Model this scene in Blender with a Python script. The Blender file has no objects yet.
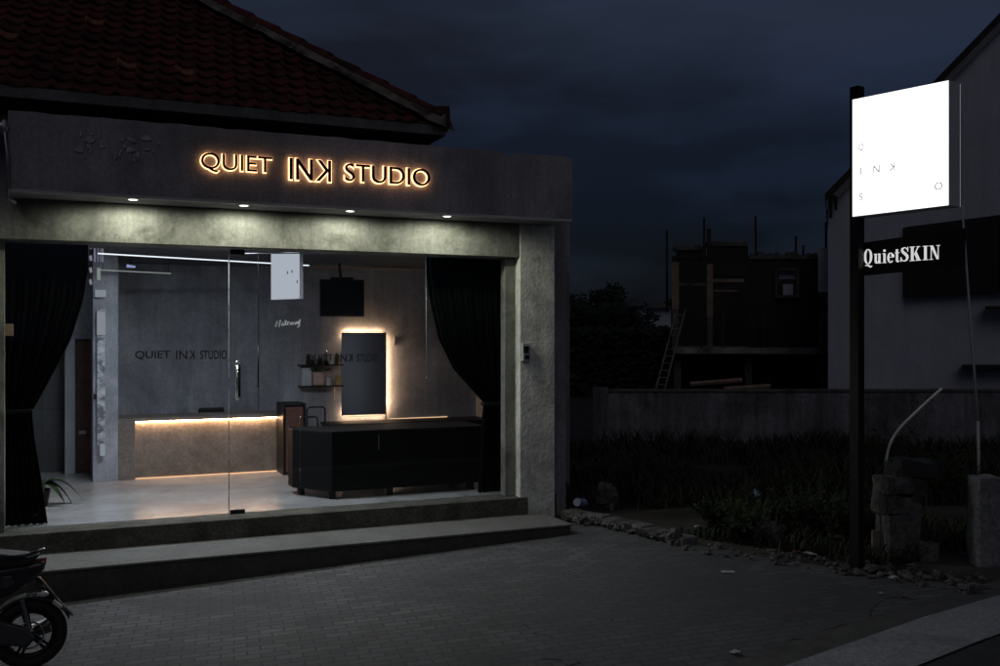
import bpy, bmesh, math, random
from math import sin, cos, tan, atan, radians as rad, pi
from mathutils import Vector, Matrix, noise

random.seed(11)
C = bpy.context.scene
COL = C.collection

# ------------------------------------------------------------------ camera
F = 972.0; TH = rad(23.86); CAMZ = 2.2; HOR = 336.0
cam_d = bpy.data.cameras.new('camera'); cam = bpy.data.objects.new('camera', cam_d); COL.objects.link(cam)
cam.location = (0, 0, CAMZ); cam.rotation_euler = (rad(90), 0, -TH)
cam_d.sensor_width = 36; cam_d.lens = F / 1000 * 36; cam_d.shift_y = 0.003
cam_d.clip_end = 1500; cam_d.clip_start = 0.05
C.camera = cam
C.view_settings.view_transform = 'Standard'; C.view_settings.look = 'None'
C.view_settings.exposure = 0.0; C.view_settings.gamma = 1.0
C.render.engine = 'CYCLES'
C.cycles.max_bounces = 8; C.cycles.transparent_max_bounces = 12
try: C.cycles.use_denoising = True
except Exception: pass

# ------------------------------------------------------------------ sky (dusk, clouded)
SUN_EL = rad(1.0); SUN_ROT = rad(200)
W = bpy.data.worlds.new('World'); C.world = W; W.use_nodes = True
nt = W.node_tree; nt.nodes.clear()
out = nt.nodes.new('ShaderNodeOutputWorld'); bg = nt.nodes.new('ShaderNodeBackground')
sky = nt.nodes.new('ShaderNodeTexSky'); sky.sky_type = 'NISHITA'; sky.sun_disc = False
sky.sun_elevation = SUN_EL; sky.sun_rotation = SUN_ROT; sky.air_density = 1.2; sky.dust_density = 0.8; sky.ozone_density = 3.0
hsv = nt.nodes.new('ShaderNodeHueSaturation'); hsv.inputs['Saturation'].default_value = 0.72
tc = nt.nodes.new('ShaderNodeTexCoord'); mp = nt.nodes.new('ShaderNodeMapping'); mp.inputs['Scale'].default_value = (1.0, 1.0, 3.4)
ns = nt.nodes.new('ShaderNodeTexNoise'); ns.inputs['Scale'].default_value = 2.3; ns.inputs['Detail'].default_value = 7; ns.inputs['Roughness'].default_value = .5
cr = nt.nodes.new('ShaderNodeValToRGB')
mp.inputs['Location'].default_value = (.35, .1, .28)
cr.color_ramp.elements[0].position = .42; cr.color_ramp.elements[0].color = (.92, .94, 1.12, 1)
cr.color_ramp.elements[1].position = .64; cr.color_ramp.elements[1].color = (.40, .38, .41, 1)
mul = nt.nodes.new('ShaderNodeMix'); mul.data_type = 'RGBA'; mul.blend_type = 'MULTIPLY'; mul.inputs['Factor'].default_value = 1
L = nt.links.new
L(tc.outputs['Generated'], mp.inputs['Vector']); L(mp.outputs[0], ns.inputs['Vector']); 
sx0_ = nt.nodes.new('ShaderNodeSeparateXYZ'); L(tc.outputs['Generated'], sx0_.inputs[0])
bk = nt.nodes.new('ShaderNodeFloatCurve'); cv = bk.mapping.curves[0]
for k_, (px_, py_) in enumerate(((0, .5), (.08, .47), (.15, .575), (.21, .605), (.27, .49), (.36, .42), (1, .5))):
    if k_ == 0: cv.points[0].location = (px_, py_)
    elif k_ == 6: cv.points[1].location = (px_, py_)
    else: cv.points.new(px_, py_)
bk.mapping.update(); L(sx0_.outputs['Z'], bk.inputs['Value'])
sub_ = nt.nodes.new('ShaderNodeMath'); sub_.operation = 'SUBTRACT'; sub_.inputs[1].default_value = .5; L(bk.outputs[0], sub_.inputs[0])
add_ = nt.nodes.new('ShaderNodeMath'); add_.operation = 'ADD'; L(sub_.outputs[0], add_.inputs[0]); L(ns.outputs['Fac'], add_.inputs[1])
L(add_.outputs[0], cr.inputs[0])
L(sky.outputs[0], hsv.inputs['Color']); L(hsv.outputs[0], mul.inputs['A']); L(cr.outputs[0], mul.inputs['B'])
sx_ = nt.nodes.new('ShaderNodeSeparateXYZ'); L(tc.outputs['Generated'], sx_.inputs[0])
hr = nt.nodes.new('ShaderNodeValToRGB'); hr.color_ramp.elements[0].position = .0; hr.color_ramp.elements[0].color = (.20, .62, 1.6, 1)
hr.color_ramp.elements[1].position = .30; hr.color_ramp.elements[1].color = (.95, .92, 1.0, 1)
L(sx_.outputs['Z'], hr.inputs[0])
mu2 = nt.nodes.new('ShaderNodeMix'); mu2.data_type = 'RGBA'; mu2.blend_type = 'MULTIPLY'; mu2.inputs['Factor'].default_value = 1
L(mul.outputs['Result'], mu2.inputs['A']); L(hr.outputs[0], mu2.inputs['B'])
L(mu2.outputs['Result'], bg.inputs['Color']); L(bg.outputs[0], out.inputs[0])
bg.inputs['Strength'].default_value = 0.05

# last light of the overcast evening, low behind the camera
sd = bpy.data.lights.new('evening_sun', 'SUN'); so = bpy.data.objects.new('evening_sun', sd); COL.objects.link(so)
sd.energy = 0.13; sd.angle = rad(40); sd.color = (1, .96, .93)
so.rotation_euler = (rad(50), 0, rad(-20))

# ------------------------------------------------------------------ photo geometry helpers
def PX(px, Y): return Y * tan(atan((px - 500) / F) + TH)
def PD(px, Y):
    a = atan((px - 500) / F); return Y * cos(a) / cos(a + TH)
def PZ(px, py, Y): return CAMZ + (HOR - py) * PD(px, Y) / F
def P(px, py, Y): return Vector((PX(px, Y), Y, PZ(px, py, Y)))
RV = Vector((cos(TH), -sin(TH), 0)); FV = Vector((sin(TH), cos(TH), 0))
def Q(px, py, zc):
    return RV * ((px - 500) * zc / F) + FV * zc + Vector((0, 0, CAMZ + (HOR - py) * zc / F))
def gz(x): return 0.01 + .035 * max(-4.0, min(5.5, x))
def G(px, py):
    zc = 2.0 * F / (py - HOR)
    for _ in range(8):
        p = Q(px, py, zc); zc = (CAMZ - gz(p.x)) * F / (py - HOR)
    p = Q(px, py, zc); p.z = gz(p.x); return p

# ------------------------------------------------------------------ materials
def mat(name, col=(.5, .5, .5), rough=.7, metal=0, var=.15, scale=4, bump=.0, bscale=30, emit=None, estr=0, spec=.5,
        col2=None, stain=None, stain_scale=1.2, stain_lo=.5, stain_hi=.65, coat=0, grain=0, streak=0):
    m = bpy.data.materials.new(name); m.use_nodes = True
    n = m.node_tree; b = n.nodes['Principled BSDF']; l = n.links.new
    b.inputs['Roughness'].default_value = rough; b.inputs['Metallic'].default_value = metal
    b.inputs['Specular IOR Level'].default_value = spec
    if coat: b.inputs['Coat Weight'].default_value = coat
    t = n.nodes.new('ShaderNodeTexCoord'); g = n.nodes.new('ShaderNodeNewGeometry')
    no = n.nodes.new('ShaderNodeTexNoise'); no.inputs['Scale'].default_value = scale; no.inputs['Detail'].default_value = 6; no.inputs['Roughness'].default_value = .62
    l(g.outputs['Position'], no.inputs['Vector'])
    mx = n.nodes.new('ShaderNodeMix'); mx.data_type = 'RGBA'
    c2 = col2 if col2 else tuple(min(1, c * (1 + var)) for c in col)
    c1 = col if col2 else tuple(c * (1 - var) for c in col)
    mx.inputs['A'].default_value = (*c1, 1); mx.inputs['B'].default_value = (*c2, 1)
    rp = n.nodes.new('ShaderNodeMapRange'); rp.inputs['From Min'].default_value = .35; rp.inputs['From Max'].default_value = .65
    l(no.outputs['Fac'], rp.inputs['Value']); l(rp.outputs[0], mx.inputs['Factor'])
    last = mx.outputs['Result']
    if stain:
        s = n.nodes.new('ShaderNodeTexNoise'); s.inputs['Scale'].default_value = stain_scale; s.inputs['Detail'].default_value = 9; s.inputs['Roughness'].default_value = .68
        s.inputs['Distortion'].default_value = .6
        l(g.outputs['Position'], s.inputs['Vector'])
        r2 = n.nodes.new('ShaderNodeMapRange'); r2.inputs['From Min'].default_value = stain_lo; r2.inputs['From Max'].default_value = stain_hi
        l(s.outputs['Fac'], r2.inputs['Value'])
        m2 = n.nodes.new('ShaderNodeMix'); m2.data_type = 'RGBA'; l(r2.outputs[0], m2.inputs['Factor']); l(last, m2.inputs['A'])
        m2.inputs['B'].default_value = (*stain, 1); last = m2.outputs['Result']
    for amt, sc in ((grain, (1, 1, 1)), (streak, (1, 1, .10))):
        if not amt: continue
        mpp = n.nodes.new('ShaderNodeMapping'); mpp.inputs['Scale'].default_value = sc; l(g.outputs['Position'], mpp.inputs['Vector'])
        gn = n.nodes.new('ShaderNodeTexNoise'); gn.inputs['Scale'].default_value = 28 if sc[2] == 1 else 5; gn.inputs['Detail'].default_value = 10; gn.inputs['Roughness'].default_value = .8
        l(mpp.outputs[0], gn.inputs['Vector'])
        gr_ = n.nodes.new('ShaderNodeMapRange'); gr_.inputs['From Min'].default_value = .36; gr_.inputs['From Max'].default_value = .64
        gr_.inputs['To Min'].default_value = 1 - amt; gr_.inputs['To Max'].default_value = 1 + amt * .5
        l(gn.outputs['Fac'], gr_.inputs['Value'])
        gm = n.nodes.new('ShaderNodeVectorMath'); gm.operation = 'SCALE'; l(last, gm.inputs[0]); l(gr_.outputs[0], gm.inputs['Scale']); last = gm.outputs[0]
    l(last, b.inputs['Base Color'])
    if bump:
        bn = n.nodes.new('ShaderNodeTexNoise'); bn.inputs['Scale'].default_value = bscale; bn.inputs['Detail'].default_value = 8
        l(g.outputs['Position'], bn.inputs['Vector'])
        bp = n.nodes.new('ShaderNodeBump'); bp.inputs['Strength'].default_value = bump; bp.inputs['Distance'].default_value = .02
        l(bn.outputs['Fac'], bp.inputs['Height']); l(bp.outputs[0], b.inputs['Normal'])
    if emit:
        b.inputs['Emission Color'].default_value = (*emit, 1); b.inputs['Emission Strength'].default_value = estr
    return m

def bricks(name, col, mortar, w, h, rough=.85, size=.012, vertical=False, bump=.5, off=.5, var=.25, stain=None):
    m = mat(name, col, rough); n = m.node_tree; b = n.nodes['Principled BSDF']; l = n.links.new
    g = n.nodes.new('ShaderNodeNewGeometry'); mpn = n.nodes.new('ShaderNodeMapping')
    if vertical: mpn.inputs['Rotation'].default_value = (rad(90), 0, 0)
    else: mpn.inputs['Rotation'].default_value = (0, 0, rad(8))
    l(g.outputs['Position'], mpn.inputs['Vector'])
    wn = n.nodes.new('ShaderNodeTexNoise'); wn.inputs['Scale'].default_value = 2.2; wn.inputs['Detail'].default_value = 3
    l(g.outputs['Position'], wn.inputs['Vector'])
    ad = n.nodes.new('ShaderNodeMix'); ad.data_type = 'VECTOR'; ad.inputs['Factor'].default_value = .035
    l(mpn.outputs[0], ad.inputs['A']); l(wn.outputs['Color'], ad.inputs['B'])
    br = n.nodes.new('ShaderNodeTexBrick'); br.inputs['Scale'].default_value = 1
    br.inputs['Brick Width'].default_value = w; br.inputs['Row Height'].default_value = h; br.inputs['Mortar Size'].default_value = size
    br.inputs['Mortar Smooth'].default_value = .3; br.offset = off
    br.inputs['Color1'].default_value = (*[c * (1 - var) for c in col], 1); br.inputs['Color2'].default_value = (*[c * (1 + var) for c in col], 1)
    br.inputs['Mortar'].default_value = (*mortar, 1)
    l(ad.outputs['Result'], br.inputs['Vector'])
    st = n.nodes.new('ShaderNodeTexNoise'); st.inputs['Scale'].default_value = .7; st.inputs['Detail'].default_value = 9; st.inputs['Roughness'].default_value = .7
    l(g.outputs['Position'], st.inputs['Vector'])
    r2 = n.nodes.new('ShaderNodeMapRange'); r2.inputs['From Min'].default_value = .38; r2.inputs['From Max'].default_value = .66
    r2.inputs['To Min'].default_value = .0; r2.inputs['To Max'].default_value = .85
    l(st.outputs['Fac'], r2.inputs['Value'])
    m2 = n.nodes.new('ShaderNodeMix'); m2.data_type = 'RGBA'; l(r2.outputs[0], m2.inputs['Factor']); l(br.outputs['Color'], m2.inputs['A'])
    m2.inputs['B'].default_value = (*(stain or [c * .55 for c in col]), 1)
    l(m2.outputs['Result'], b.inputs['Base Color'])
    fn = n.nodes.new('ShaderNodeTexNoise'); fn.inputs['Scale'].default_value = 45; fn.inputs['Detail'].default_value = 5
    l(g.outputs['Position'], fn.inputs['Vector'])
    sm = n.nodes.new('ShaderNodeMath'); sm.operation = 'MULTIPLY_ADD'; sm.inputs[1].default_value = .5
    inv = n.nodes.new('ShaderNodeMath'); inv.operation = 'SUBTRACT'; inv.inputs[0].default_value = 1; l(br.outputs['Fac'], inv.inputs[1])
    l(fn.outputs['Fac'], sm.inputs[0]); l(inv.outputs[0], sm.inputs[2])
    bp = n.nodes.new('ShaderNodeBump'); bp.inputs['Strength'].default_value = bump; bp.inputs['Distance'].default_value = .012
    l(sm.outputs[0], bp.inputs['Height']); l(bp.outputs[0], b.inputs['Normal'])
    return m

def emitter(name, col, s):
    m = bpy.data.materials.new(name); m.use_nodes = True; n = m.node_tree; n.nodes.clear()
    o = n.nodes.new('ShaderNodeOutputMaterial'); e = n.nodes.new('ShaderNodeEmission')
    e.inputs[0].default_value = (*col, 1); e.inputs[1].default_value = s; n.links.new(e.outputs[0], o.inputs[0]); return m

def glass_mat():
    m = bpy.data.materials.new('clear_glass'); m.use_nodes = True; n = m.node_tree; n.nodes.clear(); l = n.links.new
    o = n.nodes.new('ShaderNodeOutputMaterial'); t = n.nodes.new('ShaderNodeBsdfTransparent'); t.inputs[0].default_value = (.93, .95, .95, 1)
    gl = n.nodes.new('ShaderNodeBsdfGlossy'); gl.inputs['Roughness'].default_value = .0
    fr = n.nodes.new('ShaderNodeFresnel'); fr.inputs[0].default_value = 1.5
    g = n.nodes.new('ShaderNodeNewGeometry'); iv = n.nodes.new('ShaderNodeMath'); iv.operation = 'SUBTRACT'; iv.inputs[0].default_value = 1
    mu = n.nodes.new('ShaderNodeMath'); mu.operation = 'MULTIPLY'; mx = n.nodes.new('ShaderNodeMixShader')
    l(g.outputs['Backfacing'], iv.inputs[1]); l(iv.outputs[0], mu.inputs[0]); l(fr.outputs[0], mu.inputs[1]); l(mu.outputs[0], mx.inputs[0])
    l(t.outputs[0], mx.inputs[1]); l(gl.outputs[0], mx.inputs[2]); l(mx.outputs[0], o.inputs[0]); return m

M = {}
M['conc'] = mat('bare_concrete', (.215, .215, .195), .85, var=.2, scale=3, bump=.35, bscale=22, stain=(.085, .085, .07), stain_scale=2.2, stain_lo=.48, stain_hi=.66, grain=.26, streak=.25)
M['conc_pillar'] = mat('stained_pillar_concrete', (.70, .70, .655), .88, var=.22, scale=3.5, bump=.4, bscale=25, stain=(.38, .375, .345), stain_scale=2.1, stain_lo=.5, stain_hi=.7, grain=.16, streak=.30)
M['fascia'] = mat('charcoal_render', (.26, .25, .275), .85, var=.22, scale=1.2, bump=.3, bscale=40, stain=(.16, .16, .175), stain_scale=.9, stain_lo=.5, stain_hi=.7, grain=.25, streak=.25)
M['sill'] = mat('worn_sill_concrete', (.085, .083, .072), .85, var=.25, scale=5, bump=.5, bscale=30, stain=(.045, .044, .035), stain_scale=3, stain_lo=.48, stain_hi=.62, grain=.55)
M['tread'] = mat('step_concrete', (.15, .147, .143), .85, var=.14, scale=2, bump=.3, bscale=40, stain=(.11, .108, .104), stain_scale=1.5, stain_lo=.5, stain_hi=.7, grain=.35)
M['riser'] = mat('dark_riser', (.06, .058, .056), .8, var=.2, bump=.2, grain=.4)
M['wall_in'] = mat('polished_cement_wall', (.36, .37, .41), .6, var=.22, scale=1.6, bump=.06, bscale=9, stain=(.21, .218, .245), stain_scale=1.1, stain_lo=.45, stain_hi=.68, grain=.22, streak=.28)
M['ceil_in'] = mat('dark_ceiling', (.09, .09, .1), .8)
M['floor_in'] = mat('polished_cement_floor', (.36, .355, .365), .17, var=.18, scale=1.6, bump=.05, bscale=7, stain=(.24, .24, .25), stain_scale=1.4, stain_lo=.45, stain_hi=.65, grain=.15)
M['counter'] = mat('counter_cement', (.19, .162, .142), .62, var=.2, scale=2.3, bump=.12, bscale=15, stain=(.11, .092, .078), stain_scale=1.7, stain_lo=.42, stain_hi=.62, grain=.35)
M['black'] = mat('satin_black', (.007, .007, .008), .5, var=.2, spec=.3)
M['blackfab'] = mat('black_curtain_cloth', (.0018, .0018, .002), .95, spec=.08, var=.25, scale=12, bump=.15, bscale=90)
M['laminate'] = mat('black_laminate', (.0045, .0045, .005), .6, spec=.12, var=.12, scale=8)
M['screen'] = mat('dark_screen', (.008, .008, .010), .12)
M['brown'] = mat('dark_brown_wood', (.085, .038, .026), .55, var=.3, scale=9)
M['chrome'] = mat('chrome', (.8, .8, .78), .12, 1, var=.03)
M['steel'] = mat('grey_steel', (.35, .35, .36), .4, .9, var=.1)
M['whitep'] = mat('white_paint', (.7, .7, .7), .5, var=.05)
M['greyp'] = mat('pale_grey_frame', (.38, .39, .4), .6, var=.08)
M['mirror'] = mat('mirror_glass', (.62, .66, .72), .22, 1, var=.02)
M['tile_roof'] = mat('clay_roof_tile', (.092, .030, .028), .95, spec=.12, col2=(.145, .046, .036), scale=5, bump=.4, bscale=30, stain=(.035, .022, .02), stain_scale=1.7, stain_lo=.47, stain_hi=.66)
M['tile_pale'] = mat('faded_roof_tile', (.22, .10, .06), .95, spec=.15, var=.3, scale=5, bump=.4, bscale=30, stain=(.06, .03, .02), stain_scale=3, stain_lo=.5, stain_hi=.65)
M['mortar'] = mat('ridge_mortar', (.17, .145, .125), .95, var=.35, scale=7, bump=.6, bscale=20, stain=(.04, .03, .026), stain_scale=2.4, stain_lo=.47, stain_hi=.6)
M['eave'] = mat('weathered_eave_board', (.11, .11, .115), .8, var=.2, scale=6, grain=.3, streak=.3)
M['darkwood'] = mat('dark_soffit', (.02, .018, .017), .9)
M['pavers'] = bricks('paving_blocks', (.112, .109, .118), (.052, .051, .054), .17, .085, size=.008, stain=(.045, .044, .048), var=.26)
M['tilewall'] = bricks('grey_wall_tiles', (.09, .095, .10), (.04, .04, .04), .3, .3, .4, .006, True, .3, 0, .1)
M['asphalt'] = mat('asphalt', (.05, .05, .053), .9, var=.25, scale=6, bump=.8, bscale=120)
M['patch'] = bricks('dirty_paving', (.092, .091, .098), (.055, .055, .06), .17, .085, size=.008, stain=(.055, .054, .06), var=.16)
M['patch_old'] = mat('sandy_asphalt_patch', (.125, .125, .135), .9, var=.25, scale=2.5, bump=.9, bscale=70, stain=(.095, .095, .103), stain_scale=1.2, stain_lo=.45, stain_hi=.62)
M['kerbc'] = mat('footpath_concrete', (.30, .31, .34), .85, var=.12, scale=2.2, bump=.4, bscale=60, stain=(.23, .235, .26), stain_scale=1.1, grain=.4)
M['kerbd'] = mat('dark_kerb_edge', (.075, .073, .072), .9, var=.25, scale=5, bump=.5, bscale=50)
M['soil'] = mat('dark_soil', (.04, .035, .03), .95, var=.4, scale=3, bump=1, bscale=14)
M['grass'] = mat('night_grass', (.014, .020, .009), .8, col2=(.03, .04, .016), scale=2)
M['leaf'] = mat('shrub_leaf', (.014, .024, .011), .8, spec=.1, col2=(.032, .046, .02), scale=3)
M['leaf_far'] = mat('far_tree_leaf', (.013, .018, .010), .8, var=.3, scale=1)
M['bark'] = mat('tree_bark', (.06, .045, .035), .9, var=.3, scale=9)
M['lotwall'] = mat('old_boundary_wall', (.19, .185, .205), .9, var=.2, scale=1, bump=.5, bscale=12, stain=(.085, .085, .09), stain_scale=.8, stain_lo=.45, stain_hi=.62, grain=.4, streak=.5)
M['housewall'] = mat('pale_house_wall', (.39, .40, .46), .85, var=.08, scale=.7, bump=.2, bscale=15, stain=(.32, .33, .39), stain_scale=.5, stain_lo=.48, stain_hi=.7, grain=.12, streak=.12)
M['siteconc'] = mat('raw_site_concrete', (.13, .12, .11), .95, var=.25, scale=2, bump=.5, bscale=18, stain=(.06, .055, .05), stain_scale=1.3, grain=.4, streak=.3)
M['sitepale'] = mat('plaster_patch', (.8, .78, .76), .9, var=.15, scale=4)
M['sitebrick'] = bricks('site_blockwork', (.028, .024, .022), (.035, .033, .03), .4, .2, size=.015, vertical=True)
M['formwork'] = mat('formwork_timber', (.24, .17, .125), .85, var=.25, scale=6)
M['rust'] = mat('rusty_rebar', (.05, .03, .022), .9)
M['stone'] = mat('rubble_stone', (.12, .118, .115), .95, var=.35, scale=8, bump=.8, bscale=30, stain=(.05, .048, .045), stain_scale=5, grain=.6)
M['stump'] = mat('broken_column_concrete', (.115, .113, .108), .95, var=.3, scale=5, bump=.9, bscale=18, stain=(.04, .04, .038), stain_scale=3, stain_lo=.48, stain_hi=.6, grain=.6)
M['postc'] = mat('pale_post_concrete', (.24, .24, .25), .92, var=.2, scale=4, bump=.6, bscale=30, stain=(.15, .15, .16), stain_scale=3, grain=.5, streak=.3)
M['plank'] = mat('muddy_board', (.19, .155, .125), .9, var=.25, scale=5, bump=.6, bscale=25, stain=(.09, .075, .06), stain_scale=4)
M['pvc'] = mat('white_pvc', (.66, .66, .62), .5, var=.08)
M['paper'] = mat('litter_white', (.38, .38, .37), .8, var=.1, scale=9)
M['blueplastic'] = mat('blue_grey_plastic', (.22, .25, .38), .6, var=.2)
M['redplastic'] = mat('faded_red_plastic', (.25, .06, .05), .6, var=.2)
M['rubber'] = mat('tyre_rubber', (.014, .014, .015), .8, var=.2, scale=20)
M['bikeblack'] = mat('scooter_black_plastic', (.018, .018, .020), .28, coat=.5)
M['bikegrey'] = mat('scooter_grey_metal', (.10, .10, .105), .42, .7)
M['seatv'] = mat('seat_vinyl', (.013, .013, .014), .55)
M['redlens'] = mat('red_lens', (.12, .012, .01), .2)
M['amber'] = mat('clear_lens', (.55, .5, .45), .12)
M['rim'] = mat('black_rim', (.03, .03, .032), .4, .5)
M['signwhite'] = emitter('lit_white_acrylic', (1, 1, 1), 1.6)
M['signside'] = mat('lightbox_side', (.52, .53, .57), .5, var=.03)
M['faint'] = emitter('pale_letter', (.90, .91, .94), .95)
M['greyletter'] = emitter('grey_letter_on_lit_face', (.5, .5, .55), .3)
M['halo'] = emitter('warm_halo_tube', (1, .50, .22), 3.8)
M['ledwarm'] = emitter('warm_led', (1, .56, .29), 95)
M['ledmirror'] = emitter('warm_mirror_led', (1, .60, .33), 85)
M['lampw'] = emitter('cool_lamp', (.86, .9, 1), 1.3)
M['lampdim'] = emitter('dim_lamp', (.70, .78, .72), .35)
M['lampblue'] = emitter('blueish_lamp', (.5, .58, 1), .55)
M['downlens'] = emitter('downlight_lens', (1, 1, .9), 9)
M['panel'] = emitter('glass_shape_glow', (.74, .79, .90), .62)
M['panelmark'] = emitter('panel_mark', (.2, .22, .3), .3)
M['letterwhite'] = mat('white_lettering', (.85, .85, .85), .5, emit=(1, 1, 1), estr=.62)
M['wallwhite'] = mat('chalk_white', (.8, .8, .8), .7, emit=None)
M['glass'] = glass_mat()
M['decal'] = mat('black_vinyl', (.008, .008, .012), .5)
M['ghost'] = mat('old_lettering_stain', (.33, .33, .36), .9, var=.3, scale=25)
M['tan'] = mat('tan_card', (.5, .32, .22), .7, var=.15)
M['bottle'] = mat('pale_bottle', (.55, .56, .58), .3)
M['amberbox'] = mat('amber_box', (.62, .38, .14), .5)
M['pinkcloth'] = mat('peach_towel', (.55, .38, .32), .9)
M['basket'] = mat('dark_green_leaf', (.03, .05, .02), .7)
M['frost'] = mat('pale_film', (.42, .44, .47), .5, var=.4, scale=14, stain=(.12, .13, .15), stain_scale=9, stain_lo=.5, stain_hi=.6)

# ------------------------------------------------------------------ mesh builder
class MB:
    def __init__(s): s.v = []; s.f = []
    def add(s, vs, fs):
        b = len(s.v); s.v += [tuple(v) for v in vs]; s.f += [tuple(b + i for i in f) for f in fs]; return s
    def box(s, x0, x1, y0, y1, z0, z1):
        vs = [(x, y, z) for x in (x0, x1) for y in (y0, y1) for z in (z0, z1)]
        return s.add(vs, [(0, 1, 3, 2), (4, 6, 7, 5), (0, 4, 5, 1), (2, 3, 7, 6), (0, 2, 6, 4), (1, 5, 7, 3)])
    def obox(s, c, ax, ay, az, hx, hy, hz):
        c = Vector(c); vs = [c + ax * (hx * i) + ay * (hy * j) + az * (hz * k) for i in (-1, 1) for j in (-1, 1) for k in (-1, 1)]
        return s.add(vs, [(0, 1, 3, 2), (4, 6, 7, 5), (0, 4, 5, 1), (2, 3, 7, 6), (0, 2, 6, 4), (1, 5, 7, 3)])
    def prism(s, pts, d):
        n = len(pts); d = Vector(d); a = [Vector(p) for p in pts]; b = [p + d for p in a]
        return s.add(a + b, [tuple(range(n))[::-1], tuple(range(n, 2 * n))] + [(i, (i + 1) % n, (i + 1) % n + n, i + n) for i in range(n)])
    def tube(s, path, r, seg=10, caps=True):
        path = [Vector(p) for p in path]; n = len(path); rr = r if isinstance(r, (list, tuple)) else [r] * n
        vs = []; up = None
        for i, p in enumerate(path):
            t = (path[min(i + 1, n - 1)] - path[max(i - 1, 0)]).normalized()
            if up is None: up = Vector((0, 0, 1)) if abs(t.z) < .9 else Vector((1, 0, 0))
            u = t.cross(up).normalized(); up = u.cross(t).normalized()
            for k in range(seg):
                a = 2 * pi * k / seg; vs.append(p + (u * cos(a) + up * sin(a)) * rr[i])
        fs = [(i * seg + k, i * seg + (k + 1) % seg, (i + 1) * seg + (k + 1) % seg, (i + 1) * seg + k) for i in range(n - 1) for k in range(seg)]
        if caps: fs += [tuple(range(seg))[::-1], tuple((n - 1) * seg + k for k in range(seg))]
        return s.add(vs, fs)
    def ring(s, c, ax, R, r, n=36, m=12, sq=1.0):
        c = Vector(c); ax = Vector(ax).normalized(); u = ax.orthogonal().normalized(); w = ax.cross(u); vs = []; fs = []
        for i in range(n):
            a = 2 * pi * i / n; d = u * cos(a) + w * sin(a)
            for j in range(m):
                b = 2 * pi * j / m; vs.append(c + d * (R + r * cos(b)) + ax * (r * sq * sin(b)))
        for i in range(n):
            for j in range(m):
                fs.append((i * m + j, i * m + (j + 1) % m, ((i + 1) % n) * m + (j + 1) % m, ((i + 1) % n) * m + j))
        return s.add(vs, fs)
    def blob(s, c, rx, ry, rz, n=14, m=9, rough=.0, seed=0, flat=None):
        c = Vector(c); vs = []; fs = []
        for j in range(m + 1):
            ph = pi * j / m - pi / 2
            for i in range(n):
                a = 2 * pi * i / n; d = Vector((cos(ph) * cos(a), cos(ph) * sin(a), sin(ph)))
                k = 1 + rough * noise.noise(d * 1.7 + Vector((seed * 7.1, seed * 3.3, 0))) * 2
                vs.append((c.x + d.x * rx * k, c.y + d.y * ry * k, c.z + d.z * rz * k))
        for j in range(m):
            for i in range(n): fs.append((j * n + i, j * n + (i + 1) % n, (j + 1) * n + (i + 1) % n, (j + 1) * n + i))
        return s.add(vs, fs)
    def build(s, name, m, parent=None, smooth=False, bevel=0, seg=2):
        me = bpy.data.meshes.new(name); me.from_pydata(s.v, [], s.f)
        bm = bmesh.new(); bm.from_mesh(me); bmesh.ops.recalc_face_normals(bm, faces=bm.faces); bm.to_mesh(me); bm.free()
        me.materials.append(m); o = bpy.data.objects.new(name, me); COL.objects.link(o)
        if smooth:
            for p in me.polygons: p.use_smooth = True
        if bevel:
            b = o.modifiers.new('bevel', 'BEVEL'); b.width = bevel; b.segments = seg; b.limit_method = 'ANGLE'
        if parent: attach(o, parent)
        return o

def attach(o, p):
    o.parent = p; o.matrix_parent_inverse = world_of(p).inverted()
def world_of(o):
    m = Matrix.LocRotScale(o.location, o.rotation_euler, o.scale)
    return (world_of(o.parent) @ o.matrix_parent_inverse @ m) if o.parent else m
def tag(o, label=None, cat=None, group=None, kind=None):
    if label: o['label'] = label
    if cat: o['category'] = cat
    if group: o['group'] = group
    if kind: o['kind'] = kind
    return o
def thing(name, loc, label, cat, group=None):
    o = bpy.data.objects.new(name, None); COL.objects.link(o); o.location = loc; o.empty_display_size = .1
    return tag(o, label, cat, group)
def copy_tree(o, parent=None):
    c = o.copy(); COL.objects.link(c)
    if parent is not None:
        c.parent = parent; c.matrix_parent_inverse = o.matrix_parent_inverse.copy()
    for ch in [x for x in COL.objects if x.parent == o]: copy_tree(ch, c)
    return c
V = Vector
AX, AY, AZ = V((1, 0, 0)), V((0, 1, 0)), V((0, 0, 1))

def text_verts(s, extrude=0, offset=0, mirror=False, res=6, bold=0):
    cu = bpy.data.curves.new('tmp', 'FONT'); cu.body = s; cu.size = 1; cu.extrude = extrude; cu.offset = offset; cu.resolution_u = res
    o = bpy.data.objects.new('tmp', cu); COL.objects.link(o)
    dg = bpy.context.evaluated_depsgraph_get(); dg.update()
    me = bpy.data.meshes.new_from_object(o.evaluated_get(dg))
    vs = [v.co.copy() for v in me.vertices]; fs = [tuple(p.vertices) for p in me.polygons]
    bpy.data.objects.remove(o); bpy.data.curves.remove(cu); bpy.data.meshes.remove(me)
    if mirror:
        xs = [v.x for v in vs]; c = min(xs) + max(xs)
        for v in vs: v.x = c - v.x
        fs = [f[::-1] for f in fs]
    return vs, fs
def bounds(vs): return min(v.x for v in vs), max(v.x for v in vs), min(v.y for v in vs), max(v.y for v in vs)
def place_text(mb, vs, fs, origin, right, up, nrm, sx, sy, sz=1):
    mb.add([origin + right * (v.x * sx) + up * (v.y * sy) + nrm * (v.z * sz) for v in vs], fs)

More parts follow.
